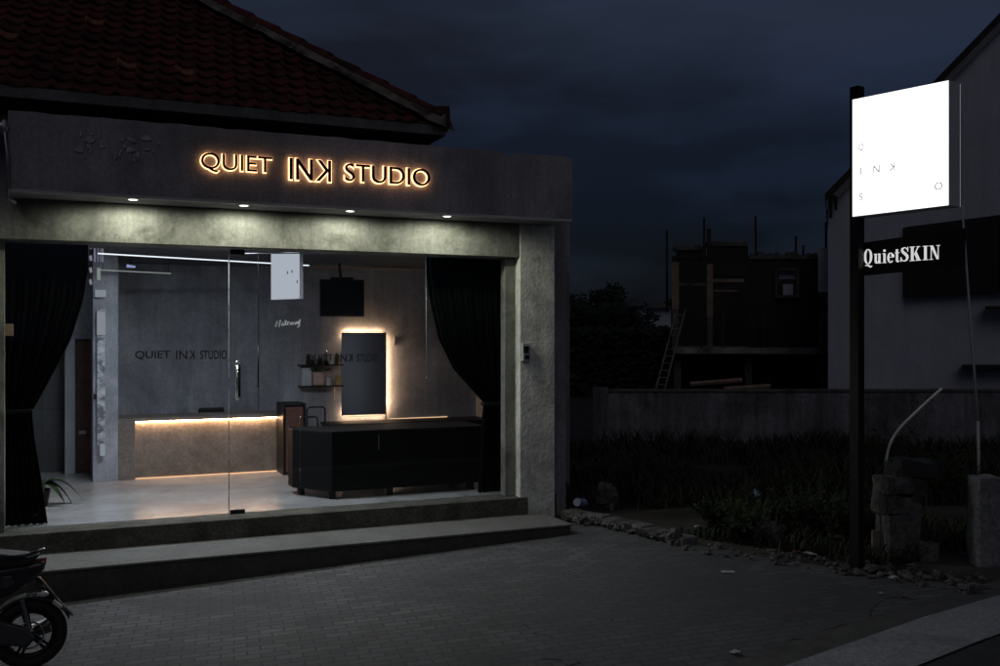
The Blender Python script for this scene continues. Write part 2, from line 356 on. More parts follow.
# ================================================================== GROUND
def sheet(name, poly, zoff, m, kind='structure', nx=1, edge=None):
    mb = MB(); mb.add([(x, y, gz(x) + zoff) for x, y in poly], [tuple(range(len(poly)))])
    o = mb.build(name, m); tag(o, kind=kind); return o
def grid_sheet(name, xs, ys, zoff, m, amp=0):
    mb = MB(); n = len(ys)
    mb.add([(x, y, gz(x) + zoff + (amp * noise.noise(V((x * .9, y * .9, 0))) if amp else 0)) for x in xs for y in ys],
           [(i * n + j, (i + 1) * n + j, (i + 1) * n + j + 1, i * n + j + 1) for i in range(len(xs) - 1) for j in range(n - 1)])
    o = mb.build(name, m, smooth=True); tag(o, kind='structure'); return o
grid_sheet('ground', [-500, -60, -20, -8, -4, -2, 0, 2, 4, 5.5, 8, 14, 25, 60, 500], [-400, -40, -5, 3, 6, 10, 16, 30, 80, 700], -.03, M['soil'])
def road_y(x): return 4.09 + .196 * x
# forecourt paving in strips that follow the slope
fx = [-9, -4, -2, 0, 2, 4, 5.02, 5.5, 6.15, 6.75]
def far_edge(x): return 9.9 if x <= 5.02 else max(road_y(x), 8.9 - (x - 5.02) * 2.45)
mb = MB(); vs = []; fs = []
for x in fx: vs += [(x, road_y(x), gz(x)), (x, far_edge(x), gz(x))]
for i in range(len(fx) - 1): fs.append((2 * i, 2 * i + 2, 2 * i + 3, 2 * i + 1))
mb.add(vs, fs); tag(mb.build('forecourt', M['pavers']), kind='structure')
# smoother sandy patch over the pavers on the right
pp = [G(600, 556), G(640, 551), G(700, 560), G(780, 573), G(860, 586), G(920, 598), G(860, 622), G(800, 641), G(745, 657), G(690, 690), G(590, 690), G(540, 650), G(545, 605), G(572, 574)]
mb = MB(); pq = []
for i in range(len(pp)):
    for k in range(14):
        p = pp[i].lerp(pp[(i + 1) % len(pp)], k / 14); pq.append(p + V((noise.noise(V((p.x * 2.3, p.y * 2.3, 4))) * .30 + noise.noise(V((p.x * 9, p.y * 9, 1))) * .07, noise.noise(V((p.x * 2.3, p.y * 2.3, 7))) * .30 + noise.noise(V((p.x * 9, p.y * 9, 2))) * .07, 0)))
mb.add([(p.x, p.y, gz(p.x) + .004) for p in pq], [tuple(range(len(pq)))]); bm_o = mb.build('paving_patch', M['patch']); tag(bm_o, kind='structure')
# footpath and road
def strip(name, y0, y1, z, m, thick=0):
    xs = [-60, -20, -4, 0, 3, 5.5, 9, 20, 60]; mb = MB(); vs = []; fs = []
    for x in xs: vs += [(x, road_y(x) + y0, gz(x) + z), (x, road_y(x) + y1, gz(x) + z)]
    for i in range(len(xs) - 1): fs.append((2 * i, 2 * i + 2, 2 * i + 3, 2 * i + 1))
    mb.add(vs, fs); return tag(mb.build(name, m), kind='structure')
strip('footpath_edge', -.10, .16, .006, M['kerbd'])
strip('footpath', -.62, -.1, .012, M['kerbc'])
strip('road', -9, -.62, .003, M['asphalt'])

# ================================================================== SHOP BUILDING
YF = 9.5; FLOOR = .46; HB = 3.05; SOF = 3.41; FT = 4.07; YP = 9.0
PL, PR = PX(520, YF), PX(555, YF)
shop = thing('shop_building', (2, YF, 0), 'single storey concrete shopfront with glass front, charcoal fascia and red tiled hip roof', 'building')
def sp(mb, name, m, **k): return mb.build(name, m, shop, **k)
b = MB().box(-1.05, PR + .08, 9.62, 14.6, -.2, FLOOR - .004)
sp(b, 'foundation', M['riser'])
sp(MB().box(-.62, PX(527, YF), YF - .03, 9.80, FLOOR - .19, FLOOR), 'sill', M['sill'], bevel=.008)
sp(MB().box(PL, PR, YF, 9.95, .17, SOF - .002), 'pillar', M['conc_pillar'], bevel=.01)
sp(MB().box(-1.05, -.585, YF, 9.95, -.05, SOF - .002), 'pillar', M['conc_pillar'], bevel=.01)
sp(MB().box(-.583, PL - .002, YF + .01, 9.9, HB, SOF - .002), 'header_beam', M['conc'], bevel=.006)
sp(MB().box(PX(504, 9.65), PL - .004, 9.62, 9.74, FLOOR + .001, HB - .002), 'jamb', M['conc'], bevel=.004)
sp(MB().box(-.583, -.53, 9.62, 9.74, FLOOR + .001, HB - .002), 'jamb', M['conc'], bevel=.004)
# fascia: a box with slight casting unevenness and a chipped top edge
def fascia():
    x0, x1 = -.47, 4.806; nx, nz = 90, 10; vs = []; fs = []
    for j in range(nz + 1):
        for i in range(nx + 1):
            x = x0 + (x1 - x0) * i / nx; z = SOF + (FT - SOF) * j / nz
            if j == nz: z += .010 * noise.noise(V((x * 5, 1, 3))) - (.03 if x > 3.6 and noise.noise(V((x * 6, 0, 8))) > .22 else 0)
            y = YP + .006 * noise.noise(V((x * 1.5, z * 2, 0)))
            vs.append((x, y, z))
    fs = [(j * (nx + 1) + i, j * (nx + 1) + i + 1, (j + 1) * (nx + 1) + i + 1, (j + 1) * (nx + 1) + i) for j in range(nz) for i in range(nx)]
    base = len(vs)
    for j in (0, nz):
        for i in range(nx + 1):
            x, y, z = vs[j * (nx + 1) + i]; vs.append((x, YF + .005, z))
    b0, b1 = base, base + nx + 1
    for i in range(nx):
        fs.append((i, i + 1, b0 + i + 1, b0 + i)); fs.append((nz * (nx + 1) + i, nz * (nx + 1) + i + 1, b1 + i + 1, b1 + i)); fs.append((b0 + i, b0 + i + 1, b1 + i + 1, b1 + i))
    fs.append(tuple([j * (nx + 1) for j in range(nz + 1)] + [b1, b0])); fs.append(tuple([j * (nx + 1) + nx for j in range(nz + 1)] + [b1 + nx, b0 + nx]))
    return MB().add(vs, fs)
fas = sp(fascia(), 'fascia', M['fascia'])
sp(MB().box(-.47, 4.80, YP - .004, YP + .045, SOF - .012, SOF + .010), 'drip_trim', M['greyp'])
# ghost marks of removed lettering on the fascia
g = MB()
random.seed(5)
for k in range(26):
    px = random.uniform(78, 160); py = random.uniform(128, 158); p = P(px, py, YP - .009)
    w = random.uniform(.008, .05); h = random.uniform(.006, .03)
    if random.random() < .4: w, h = h * .6, w * 1.2
    n = 7; pts = [(p.x + w * cos(2 * pi * i / n) * random.uniform(.5, 1.2), p.y, p.z + h * sin(2 * pi * i / n) * random.uniform(.5, 1.2)) for i in range(n)]
    g = MB().prism(pts, (0, -.0007 - k * .00004, 0)); g.build('old_letter_mark', M['ghost'], fas)
# step
ym = 8.8
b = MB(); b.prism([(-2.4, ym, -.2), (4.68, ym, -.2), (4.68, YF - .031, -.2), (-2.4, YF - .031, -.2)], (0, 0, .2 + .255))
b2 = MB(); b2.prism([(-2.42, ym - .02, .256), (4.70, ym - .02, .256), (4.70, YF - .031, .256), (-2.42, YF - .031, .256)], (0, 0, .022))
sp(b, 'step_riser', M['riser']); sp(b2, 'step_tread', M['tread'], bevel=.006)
# side and rear mass
sp(MB().box(PR + .002, 5.12, 9.74, 11.30, -.1, 3.9), 'side_wall', M['fascia'])
sp(MB().box(PR + .004, 6.0, 11.302, 11.40, -.1, 3.9), 'side_wall', M['fascia'])
sp(MB().box(5.902, 6.0, 11.402, 14.7, -.1, 3.9), 'side_wall', M['fascia'])
sp(MB().box(-1.2, -.7, 9.96, 14.7, -.1, 3.9), 'side_wall', M['fascia'])
# interior
XR = 4.82; XW = 5.9; YB = 14.3; CE = 3.2; XL = -.6
sp(MB().box(XL - .09, XR + .02, 9.80, 11.35, FLOOR - .08, FLOOR + .0005), 'floor_slab', M['floor_in'])
sp(MB().box(XL - .09, XW - .001, 11.35, YB + .2, FLOOR - .08, FLOOR + .0005), 'floor_slab', M['floor_in'])
sp(MB().box(XL - .09, XR + .03, 9.905, 11.35, CE, CE + .1), 'ceiling_slab', M['ceil_in'])
sp(MB().box(XL - .09, XW - .001, 11.35, YB + .2, CE, CE + .1), 'ceiling_slab', M['ceil_in'])
sp(MB().box(XR, XR + .03, 9.955, 11.398, FLOOR + .001, CE - .001), 'inner_wall', M['wall_in'])
sp(MB().box(XW - .03, XW, 11.402, YB, FLOOR + .001, CE - .001), 'inner_wall', M['wall_in'])
sp(MB().box(XR, XW, 11.4015, 11.42, FLOOR + .001, CE - .001), 'inner_wall', M['wall_in'])
sp(MB().box(XL - .1, XL, 9.955, YB, FLOOR + .001, CE - .001), 'inner_wall', M['wall_in'])
xc = PX(258, YB)
sp(MB().box(.53, xc, YB, YB + .12, FLOOR + .001, CE - .001), 'back_wall', M['wall_in'])
sp(MB().box(xc + .002, XW - .031, YB - .09, YB + .12, FLOOR + .001, CE - .001), 'back_wall', M['wall_in'])
sp(MB().box(.25, .529, 12.55, YB + .1, FLOOR + .001, CE - .001), 'partition', M['wall_in'])
yd = 13.4
sp(MB().box(XL + .001, .249, yd + .3, yd + .4, FLOOR + .001, CE - .001), 'back_wall', M['tilewall'])
sp(MB().box(PX(66, yd), .249, yd, yd + .28, PZ(70, 339, yd), CE - .001), 'door_lintel', M['wall_in'])
sp(MB().box(PX(65, yd), PX(75, yd), yd - .02, yd + .1, FLOOR + .001, PZ(70, 339, yd) - .002), 'door_frame', M['greyp'])
dr = sp(MB().box(PX(75.5, yd), .248, yd + .03, yd + .07, FLOOR + .01, PZ(76, 341, yd)), 'inner_door', M['brown'])
MB().box(PX(79, yd), PX(86, yd), yd - .01, yd + .02, PZ(80, 434, yd), PZ(80, 431, yd)).build('door_handle', M['steel'], dr)
# glass front : left pane, door, right pane
yg = 9.66
s1, s2 = PX(229, yg), PX(300, yg); xg0, xg1 = -.53, PX(504, 9.65)
def pane(x0, x1, name): return sp(MB().box(x0, x1, yg, yg + .010, FLOOR + .006, HB - .003), name, M['glass'])
pl_ = pane(xg0, s1 - .004, 'glass_panel'); door = pane(s1 + .004, s2 - .003, 'glass_door'); pr_ = pane(s2 + .003, xg1, 'glass_panel')
MB().box(s1 - .0035, s1 + .0035, yg - .002, yg + .012, FLOOR + .006, HB - .003).build('glass_edge_seal', M['frost'], door)
MB().box(s1 + .012, s1 + .15, yg - .012, yg + .022, FLOOR + .012, FLOOR + .055).build('patch_fitting', M['black'], door, bevel=.003)
MB().box(s1 + .012, s1 + .15, yg - .012, yg + .022, HB - .06, HB - .01).build('patch_fitting', M['black'], door, bevel=.003)
hx = PX(237, yg - .05); z0, z1 = PZ(237, 399, yg), PZ(237, 363, yg)
h = MB().tube([(hx, yg - .05, z0), (hx, yg - .05, z1)], .013, 12)
for z in (z0 + .04, z1 - .04): h.tube([(hx, yg - .05, z), (hx, yg + .0, z)], .009)
h.blob((hx, yg - .05, z0), .019, .019, .014); h.blob((hx, yg - .05, z1), .019, .019, .02)
h.build('door_handle', M['chrome'], door, smooth=True)
MB().box(hx + .02, hx + .045, yg + .014, yg + .03, z0 + .02, z1 - .02).build('door_handle', M['black'], door)
# vinyl lettering on the glass
def glass_text(px0, px1, py0, py1, parent):
    mb = MB(); y = yg - .002; xa, xb = PX(px0, y), PX(px1, y); za, zb = PZ((px0 + px1) / 2, py1, y), PZ((px0 + px1) / 2, py0, y)
    words = [('QUIET', 0, .375), ('IN', .435, .56), ('~K', .575, .64), ('STUDIO', .70, 1)]
    for w, a, bb in words:
        vs, fs = text_verts(w.replace('~', ''), 0.0, .014, mirror=w[0] == '~'); u0, u1, v0, v1 = bounds(vs)
        sx = (xb - xa) * (bb - a) / (u1 - u0); sy = (zb - za) / (v1 - v0)
        mb = MB(); place_text(mb, [V((v.x - u0, v.y - v0, v.z)) for v in vs], fs, V((xa + (xb - xa) * a, y, za)), AX, AZ, -AY, sx, sy)
        mb.build('vinyl_lettering', M['decal'], parent)
glass_text(135, 227, 350.5, 359.5, pl_)
glass_text(306, 378, 354, 362, pr_)
# ------- hip roof
ye = 9.3; ze = 2.2 + 2.12; xe = PX(445, ye); K = .77
roof = bpy.data.objects.new('tiled_roof', None); COL.objects.link(roof); roof.location = (xe, ye, ze); attach(roof, shop); roof.location = (0, 0, 0); roof.matrix_parent_inverse = Matrix.Identity(4)
def tiles(o, ux, vv, U0, V1, hip=True):
    """individual tiles in courses over a slope; ux along the eave, vv up the slope"""
    nrm = ux.cross(vv).normalized(); 
    if nrm.z < 0: nrm = -nrm
    tw, tl = .175, .20; main = MB(); pale = MB(); palef = set(); L_ = vv.length; vn = vv.normalized(); plan = (V((vv.x, vv.y, 0)).length) / L_
    rows = int(V1 / tl)
    for r in range(rows):
        s = r * tl; lim = U0 - s * plan
        n = int(lim / tw) + 1
        for c in range(n):
            u1 = lim - c * tw + (r % 2) * .0; u0 = u1 - tw * .985
            if c > 58: break
            rnd = random.Random(r * 977 + c); lift = rnd.uniform(0, .012); tilt = rnd.uniform(-.007, .007); k = rnd.uniform(-.008, .008)
            mb = pale if rnd.random() < .035 and u1 < U0 * .75 else main
            vs = []; prof = [(0, .018), (.12, .034), (.26, .018), (.45, 0), (.7, -.004), (.9, .006), (1, .016)]
            for (e, hh) in ((0, .030), (1, .002)):
                for (q, pz) in prof:
                    vs.append(o + ux * (u0 + (u1 - u0) * q) + vn * (s + k + e * tl * 1.12) + nrm * (pz + hh + lift * (1 - e) + tilt * (q - .5) * 2))
            for (q, pz) in prof: vs.append(o + ux * (u0 + (u1 - u0) * q) + vn * (s + k) + nrm * (pz + .010 + lift))
            n_ = len(prof)
            fs = [(i, i + 1, n_ + i + 1, n_ + i) for i in range(n_ - 1)] + [(i, 2 * n_ + i, 2 * n_ + i + 1, i + 1) for i in range(n_ - 1)]
            if mb is pale: palef.update(range(len(main.f), len(main.f) + len(fs)))
            main.add(vs, fs)
    return main, palef
sl = V((0, 1, K)); slL = sl.length
m1, m2 = tiles(V((xe - 9, ye, ze)), AX, sl, 9.0, 6.2)
o_ = m1.build('roof_tiles', M['tile_roof'], roof); o_.data.materials.append(M['tile_pale'])
for p_ in o_.data.polygons:
    if p_.index in m2: p_.material_index = 1
m3, m4 = tiles(V((xe, ye + 9, ze)), -AY, V((-1, 0, K)), 9.0, 6.2)
m3.build('roof_tiles', M['tile_roof'], roof)
dk_ = MB(); A0_ = V((xe, ye, ze - .012)); top_ = 4.6
dk_.add([A0_, A0_ - AX * 9.3, A0_ - AX * 9.3 + V((0, top_, top_ * K)), A0_ + V((-top_, top_, top_ * K)), A0_ + AY * 9.3, A0_ + V((-top_, 9.3, top_ * K))], [(0, 1, 2, 3), (0, 3, 5, 4)])
dk_o = dk_.build('roof_deck', M['darkwood'], roof)
# hip ridge caps with mortar bed
mo = MB(); rc = MB(); hd = V((-1, 1, K)); side = V((1, 1, 0)).normalized()
path = [V((xe + .02, ye - .02, ze + .06)) + hd * (t * .1) + V((0, 0, .012 * noise.noise(V((t, 2, 0))))) for t in range(0, 42)]
vs = []; 
for i, p in enumerate(path):
    w = .17 + .035 * noise.noise(V((i * .9, 5, 0))); hgt = .085
    for q, zz in ((-1, -.06 + .03 * noise.noise(V((i * .7, 9, 1)))), (-.62, .015), (0, hgt), (.62, .015), (1, -.06)):
        vs.append(p + side * (w * q) + V((0, 0, zz)))
fs = [(i * 5 + j, i * 5 + j + 1, (i + 1) * 5 + j + 1, (i + 1) * 5 + j) for i in range(len(path) - 1) for j in range(4)] + [(0, 1, 2, 3, 4)]
mo.add(vs, fs); mo.build('ridge_mortar', M['mortar'], roof)
hn = hd.normalized()
for k in range(18):
    p = V((xe + .0, ye - .0, ze + .115)) + hd * (k * .235); pts = []
    R0, R1 = .105, .085; vs = []
    for (e, R_) in ((0, R0), (.40, R1)):
        for j in range(9):
            a = pi * j / 8; vs.append(p + hd * (e * .74) + side * (R_ * cos(a)) + V((0, 0, R_ * .75 * sin(a) - .02 + (0.012 if e == 0 else 0) + random.uniform(-.003, .003))))
    rc.add(vs, [(j, j + 1, 9 + j + 1, 9 + j) for j in range(8)] + [tuple(range(9))])
rc.build('ridge_caps', M['tile_roof'], roof)
MB().prism([V((xe + .0, ye - .05, ze - .03)), V((xe + .04, ye - .05, ze + .04)), V((xe + .03, ye - .05, ze + .22)), V((xe - .12, ye + .1, ze + .24)), V((xe - .08, ye + .02, ze - .0))], V((.04, .10, 0))).build('ridge_end_cap', M['tile_roof'], roof)
# eave board and dark soffit behind the fascia
MB().box(xe - 9, xe + .005, ye - .012, ye + .02, ze - .075, ze + .02).build('eave_board', M['eave'], roof)
MB().box(xe - .02, xe + .012, ye + .021, ye + 9, ze - .075, ze + .02).build('eave_board', M['eave'], roof)
MB().prism([V((xe - 9, ye + .03, ze - .07)), V((xe - .03, ye + .03, ze - .07)), V((xe - .03, ye + 9, ze - .07)), V((xe - 9, ye + 9, ze - .07))], (0, 0, .03)).build('roof_soffit', M['darkwood'], roof)
sp(MB().box(-4.5, xe - .55, ye + .75, 14.6, 3.4, ze - .075), 'upper_wall', M['fascia'])
sp(MB().box(xe - .54, 5.10, 9.97, 14.7, 3.901, 3.98), 'flat_roof', M['riser'])
sp(MB().box(5.102, 5.99, 11.31, 14.7, 3.901, 3.97), 'flat_roof', M['riser'])

# ------- halo sign letters on the fascia
sign = thing('fascia_sign', (2.1, YP, 3.7), 'warm halo-lit channel letters QUIET INK STUDIO mounted on the charcoal fascia', 'sign')
def halo_word(w, px0, px1, ztop, zbot, bold=0.0):
    y = YP - .012; vsA, fsA = text_verts(w.replace('~', '')); u0, u1, v0, v1 = bounds(vsA)
    xa, xb = PX(px0, YP - .05), PX(px1, YP - .05); sx = (xb - xa) / (u1 - u0); sy = (ztop - zbot) / (v1 - v0)
    # pen positions letter by letter
    pos = 0
    for i, ch in enumerate(w):
        pre = text_verts(w[:i + 1])[0]; _, e1, _, _ = bounds(pre)
        vs, fs = text_verts(ch, .5, bold); c0, c1, d0, d1 = bounds(vs)
        x = xa + (e1 - (c1 - c0 - 2 * bold * 0) - u0) * sx
        mir = (w == 'INK' and ch == 'K')
        def mk(off, yy, dep, mat_, name, parent):
            vs, fs = text_verts(ch, .5, off, mirror=mir); a0, a1, b0, b1 = bounds(vs); cx = (a0 + a1) / 2
            mb = MB(); X0 = x + (c1 - c0) * sx / 2
            place_text(mb, [V((v.x - cx, v.y, v.z)) for v in vs], fs, V((X0, yy, zbot - v0 * sy)), AX, AZ, -AY, sx, sy, dep)
            return mb.build(name, mat_, parent)
        face = mk(bold, YP - .052, .018, M['black'], 'letter', sign)
        mk(bold + .030, YP - .024, .008, M['halo'], 'halo_tube', face)
ztQ = PZ(235, 155.5, YP); zbQ = PZ(235, 174.5, YP)
halo_word('QUIET', 201, 272, ztQ, zbQ)
halo_word('INK', 290, 331, ztQ + .004, zbQ - .016, .008)
halo_word('STUDIO', 345, 430, ztQ - .005, zbQ)

# ------- downlights in the soffit
random.seed(3)
yl = 9.13
first = None
names_ = ['leftmost', 'second from left', 'third from left', 'rightmost']
for i, px in enumerate((133, 244, 350, 447)):
    x = PX(px, yl)
    if first is None:
        t = thing('recessed_downlight', (x, yl, SOF), '', 'light', 'downlights under the fascia')
        MB().ring((x, yl, SOF - .006), AZ, .045, .008, 28, 8).build('trim_ring', M['whitep'], t, smooth=True)
        MB().tube([(x, yl, SOF - .010), (x, yl, SOF - .002)], .040, 24).build('lens', M['downlens'], t)
        ld = bpy.data.lights.new('downlight_beam', 'SPOT'); ld.energy = 23; ld.spot_size = rad(176); ld.spot_blend = .35; ld.color = (.97, 1, .80); ld.shadow_soft_size = .04
        lo = bpy.data.objects.new('downlight_beam', ld); COL.objects.link(lo); lo.location = (x, yl + .03, SOF - .03); lo.rotation_euler = (rad(6), 0, 0); attach(lo, t)
        first = t
    else:
        t = copy_tree(first); t.location.x = x
        for q_ in COL.objects:
            if q_.parent == t and q_.type == 'LIGHT': q_.data = q_.data.copy(); q_.data.energy *= (1, 1.04, .95, 1.12)[i]
    t['label'] = '%s of the four round downlights shining under the charcoal fascia' % names_[i]

# conduit at the fascia's left end, meter box on pillar
c = MB().tube([(-.50, YP + .05, 4.0), (-.49, YP - .02, 3.85), (-.475, YP - .03, 3.7), (-.47, YP - .03, 3.32)], .012, 8)
c.blob((-.50, YP + .02, 3.93), .05, .04, .06, rough=.3); c.tube([(-.47, YP - .03, 3.34), (-.42, YP + .05, 3.31)], .016, 8)
tag(c.build('cable_conduit', M['steel'], smooth=True), 'thin grey cable conduit hanging at the left end of the fascia', 'conduit')
mt = thing('switch_box', P(524.5, 353, YF - .02), 'small grey electric switch box fixed to the right concrete pillar', 'switch box')
x0, x1 = PX(521, YF), PX(528.5, YF)
MB().box(x0, x1, YF - .045, YF - .001, PZ(524, 361, YF), PZ(524, 343, YF)).build('housing', M['greyp'], mt, bevel=.006)
MB().box(x0 + .012, x1 - .02, YF - .052, YF - .046, PZ(524, 353, YF), PZ(524, 346, YF)).build('window', M['black'], mt)
MB().box(x0 + .02, x1 - .015, YF - .056, YF - .046, PZ(524, 359, YF), PZ(524, 355, YF)).build('lever', M['black'], mt)

# ================================================================== INTERIOR
# reception counter
yc = 12.55
cx0, cx1 = PX(118, yc), PX(282, yc); ct = PZ(118, 419, yc)
rc_ = thing('reception_counter', ((cx0 + cx1) / 2, yc + .3, FLOOR), 'low cement reception counter with warm light strip under its top edge', 'counter')
xi = PX(135, yc)
MB().box(cx0, xi, yc - .01, yc + .6, FLOOR + .001, ct - .041).build('end_panel', M['counter'], rc_, bevel=.004)
MB().box(cx0, cx1 + .015, yc - .01, yc + .62, ct - .04, ct).build('counter_top', M['counter'], rc_, bevel=.004)
MB().box(xi + .001, cx1 - .02, yc + .07, yc + .12, FLOOR + .001, ct - .041).build('front_panel', M['counter'], rc_)
MB().box(xi + .01, cx1 - .03, yc + .040, yc + .060, ct - .050, ct - .042).build('led_or_glow_strip', M['ledwarm'], rc_)
MB().box(xi + .01, cx1 - .03, yc + .055, yc + .066, FLOOR + .003, FLOOR + .009).build('led_or_glow_strip', emitter('faint_led', (1, .55, .3), 1.6), rc_)
MB().box(cx1 - .018, cx1 + .10, yc + .0, yc + .6, FLOOR + .001, ct - .041).build('end_panel', M['black'], rc_, bevel=.004)
# office chair behind the counter
oc = thing('office_chair', (PX(212, 13.5), 13.5, FLOOR), 'black office chair back showing above the reception counter', 'chair')
xo = PX(212, 13.5); zt = PZ(212, 408, 13.5)
MB().box(xo - .17, xo + .17, 13.55, 13.6, zt - .42, zt).build('backrest', M['black'], oc, bevel=.03, seg=4)
MB().box(xo - .22, xo + .22, 13.1, 13.52, .87, .93).build('seat', M['black'], oc, bevel=.03)
MB().tube([(xo, 13.3, FLOOR + .06), (xo, 13.3, .87)], .03).build('gas_lift', M['black'], oc)
b = MB()
for k in range(5):
    a = 2 * pi * k / 5; b.tube([(xo, 13.3, FLOOR + .08), (xo + .26 * cos(a), 13.3 + .26 * sin(a), FLOOR + .04)], .018, 6)
    b.blob((xo + .26 * cos(a), 13.3 + .26 * sin(a), FLOOR + .026), .025, .025, .025)
b.build('base', M['black'], oc)
# brown armchair / cabinet beside counter
yk = 12.2
bc = thing('brown_cabinet', (PX(293, yk), yk, FLOOR), 'dark brown cabinet with black frame between counter and black desk', 'cabinet')
xa, xb = PX(283, yk), PX(306, yk)
MB().box(xa + .03, xb - .03, yk + .01, yk + .4, FLOOR + .02, PZ(293, 407, yk)).build('body', M['brown'], bc, bevel=.01)
f = MB(); zt = PZ(293, 403.5, yk)
for x in (xa, xb - .028): f.box(x, x + .028, yk - .01, yk + .42, FLOOR + .002, zt - .0285)
f.box(xa, xb, yk - .01, yk + .42, zt - .028, zt); f.build('frame', M['black'], bc, bevel=.006)
ws = MB().blob((PX(283, 12.5), 12.52, ct + .03), .05, .04, .03); tag(ws.build('small_bowl', M['pinkcloth'], smooth=True), 'small peach bowl standing on the right end of the reception counter', 'bowl')
# chair with tubular armrest
yh = 11.35
cha = thing('tubular_chair', (PX(318, yh), yh, FLOOR), 'chair with a thin rounded black tube frame behind the left end of the black desk', 'chair')
x0, x1 = PX(307, yh), PX(325, yh); zt = PZ(316, 407, yh)
def loop(x0, x1, y, zt):
    r = .035; pts = [(x0, y, FLOOR + .01), (x0, y, zt - r), (x0 + .01, y, zt - .012), (x0 + r, y, zt), (x1 - r, y, zt), (x1 - .01, y, zt - .012), (x1, y, zt - r), (x1, y, FLOOR + .01)]
    return MB().tube(pts, .011, 8)
loop(x0, x1, yh, zt).build('frame', M['black'], cha, smooth=True)
loop(x0 + .01, x1 + .01, yh + .42, zt - .15).build('frame', M['black'], cha, smooth=True)
MB().box(x0 + .012, x1 - .012, yh + .03, yh + .43, .86, .92).build('seat', M['black'], cha, bevel=.015)
# black desk block in front
yk0 = 10.15
dk = thing('black_desk', (3.3, 10.4, FLOOR), 'long black laminate desk on short feet behind the glass', 'desk')
z0, z1 = FLOOR + .085, 1.17
MB().prism([(2.54, yk0, z0), (4.30, yk0, z0), (4.30, 10.85, z0), (2.22, 10.85, z0), (2.22, 10.62, z0)], (0, 0, z1 - z0)).build('body', M['laminate'], dk, bevel=.006)
MB().prism([(2.539, yk0 - .003, z1 + .001), (4.303, yk0 - .003, z1 + .001), (4.303, 10.853, z1 + .001), (2.217, 10.853, z1 + .001), (2.217, 10.618, z1 + .001)], (0, 0, .014)).build('desk_top', M['black'], dk, bevel=.003)
for (x, y) in ((2.32, 10.66), (2.56, yk0 + .09), (3.2, yk0 + .08), (4.15, yk0 + .08), (4.15, 10.75), (3.2, 10.75)):
    MB().box(x - .035, x + .035, y - .035, y + .035, FLOOR + .001, z0 - .001).build('foot', M['black'], dk, bevel=.004)
MB().tube([(3.05, yk0 - .016, 1.13), (3.05, yk0 - .016, .97)], .003, 6).build('pull', M['steel'], dk)
yw = YB - .09
# black side counter along the right wall below the mirror
yS0 = 11.6
scn = thing('black_wall_bench', (4.3, 13, FLOOR), 'black storage bench under the lit mirror along the wall', 'bench')
zb = PZ(390, 421, 13.9)
MB().box(PX(330, 13.7), XW - .04, 13.62, YB - .092, FLOOR + .05, zb - .03).build('body', M['laminate'], scn, bevel=.005)
MB().box(PX(330, 13.7) - .02, XW - .04, 13.6, YB - .092, zb - .029, zb).build('bench_top', M['black'], scn, bevel=.004)
MB().box(PX(389, yw), PX(447, yw), yw - .014, yw - .003, zb + .002, zb + .010).build('led_or_glow_strip', emitter('bench_glow', (1, .60, .34), 1.3), scn)  # glowing bar added for the mirror light spilling along the bench
# mirror with led back light
mi = thing('backlit_mirror', (PX(363, yw), yw, 1.6), 'tall mirror glowing warm around its edges on the back wall', 'mirror')
mx0, mx1 = PX(341.5, yw - .07), PX(385.5, yw - .07); mz0, mz1 = PZ(363, 415, yw - .07), PZ(363, 332.5, yw - .07)
MB().box(mx0, mx1, yw - .075, yw - .06, mz0, mz1).build('mirror_glass', M['mirror'], mi, bevel=.002)
MB().box(mx1 + .001, mx1 + .012, yw - .082, yw - .055, mz0 - .12, mz1 + .005).build('frame_edge', M['black'], mi)
MB().box(mx0 - .004, mx1 + .015, yw - .080, yw - .05, mz1 + .006, mz1 + .014).build('frame_edge', M['black'], mi)
MB().box(mx0 + .03, mx1 - .03, yw - .05, yw - .036, mz1 - .022, mz1 - .006).build('led_or_glow_strip', M['ledmirror'], mi)
MB().box(mx1 - .024, mx1 - .002, yw - .052, yw - .034, mz0 + .03, mz1 - .055).build('led_or_glow_strip', M['ledmirror'], mi)
MB().box(mx0 + .03, mx1 - .05, yw - .05, yw - .036, mz0 + .006, mz0 + .02).build('led_or_glow_strip', M['ledmirror'], mi)
MB().box(mx0 + .002, mx1 - .002, yw - .072, yw - .052, mz0 - .032, mz0 - .006).build('light_bar', emitter('mirror_base_light', (1, .75, .52), .9), mi)
# small wall hook
hk = MB().box(PX(394, yw), PX(396, yw), yw - .02, yw, PZ(395, 345, yw), PZ(395, 337, yw)); tag(hk.build('wall_hook', M['steel'], bevel=.003), 'tiny metal hook on the wall right of the lit mirror', 'hook')
# shelf unit left of mirror
shf = thing('wall_shelf', (PX(322, yw), yw, 1.8), 'two-tier black wall shelf left of the lit mirror', 'shelf')
sx0, sx1 = PX(299, yw - .1), PX(342, yw - .1)
zA, zB = PZ(320, 364.5, yw - .1), PZ(320, 385.5, yw - .1)
MB().box(sx0, sx1, yw - .2, yw - .002, zA - .016, zA).build('shelf_board', M['black'], shf)
MB().box(sx0, sx1, yw - .2, yw - .002, zB - .016, zB).build('shelf_board', M['black'], shf)
MB().tube([(sx1 - .03, yw - .19, 1.24), (sx1 - .03, yw - .19, zA + .28)], .005, 6).build('upright', M['chrome'], shf)
MB().tube([(sx1 - .09, yw - .012, 1.24), (sx1 - .09, yw - .012, zB - .02)], .005, 6).build('upright', M['chrome'], shf)
def on_shelf(name, mb, m, label, cat, **k):
    return tag(mb.build(name, m, **k), label, cat)
yy = yw - .11
def bx(px0, px1, z0, h, d=.05): return MB().box(PX(px0, yy), PX(px1, yy), yy - d, yy + d, z0 + .001, z0 + h)
on_shelf('paper_box', bx(301, 311, zB, .26), M['bottle'], 'pale square box at the left end of the lower wall shelf', 'box', bevel=.006)
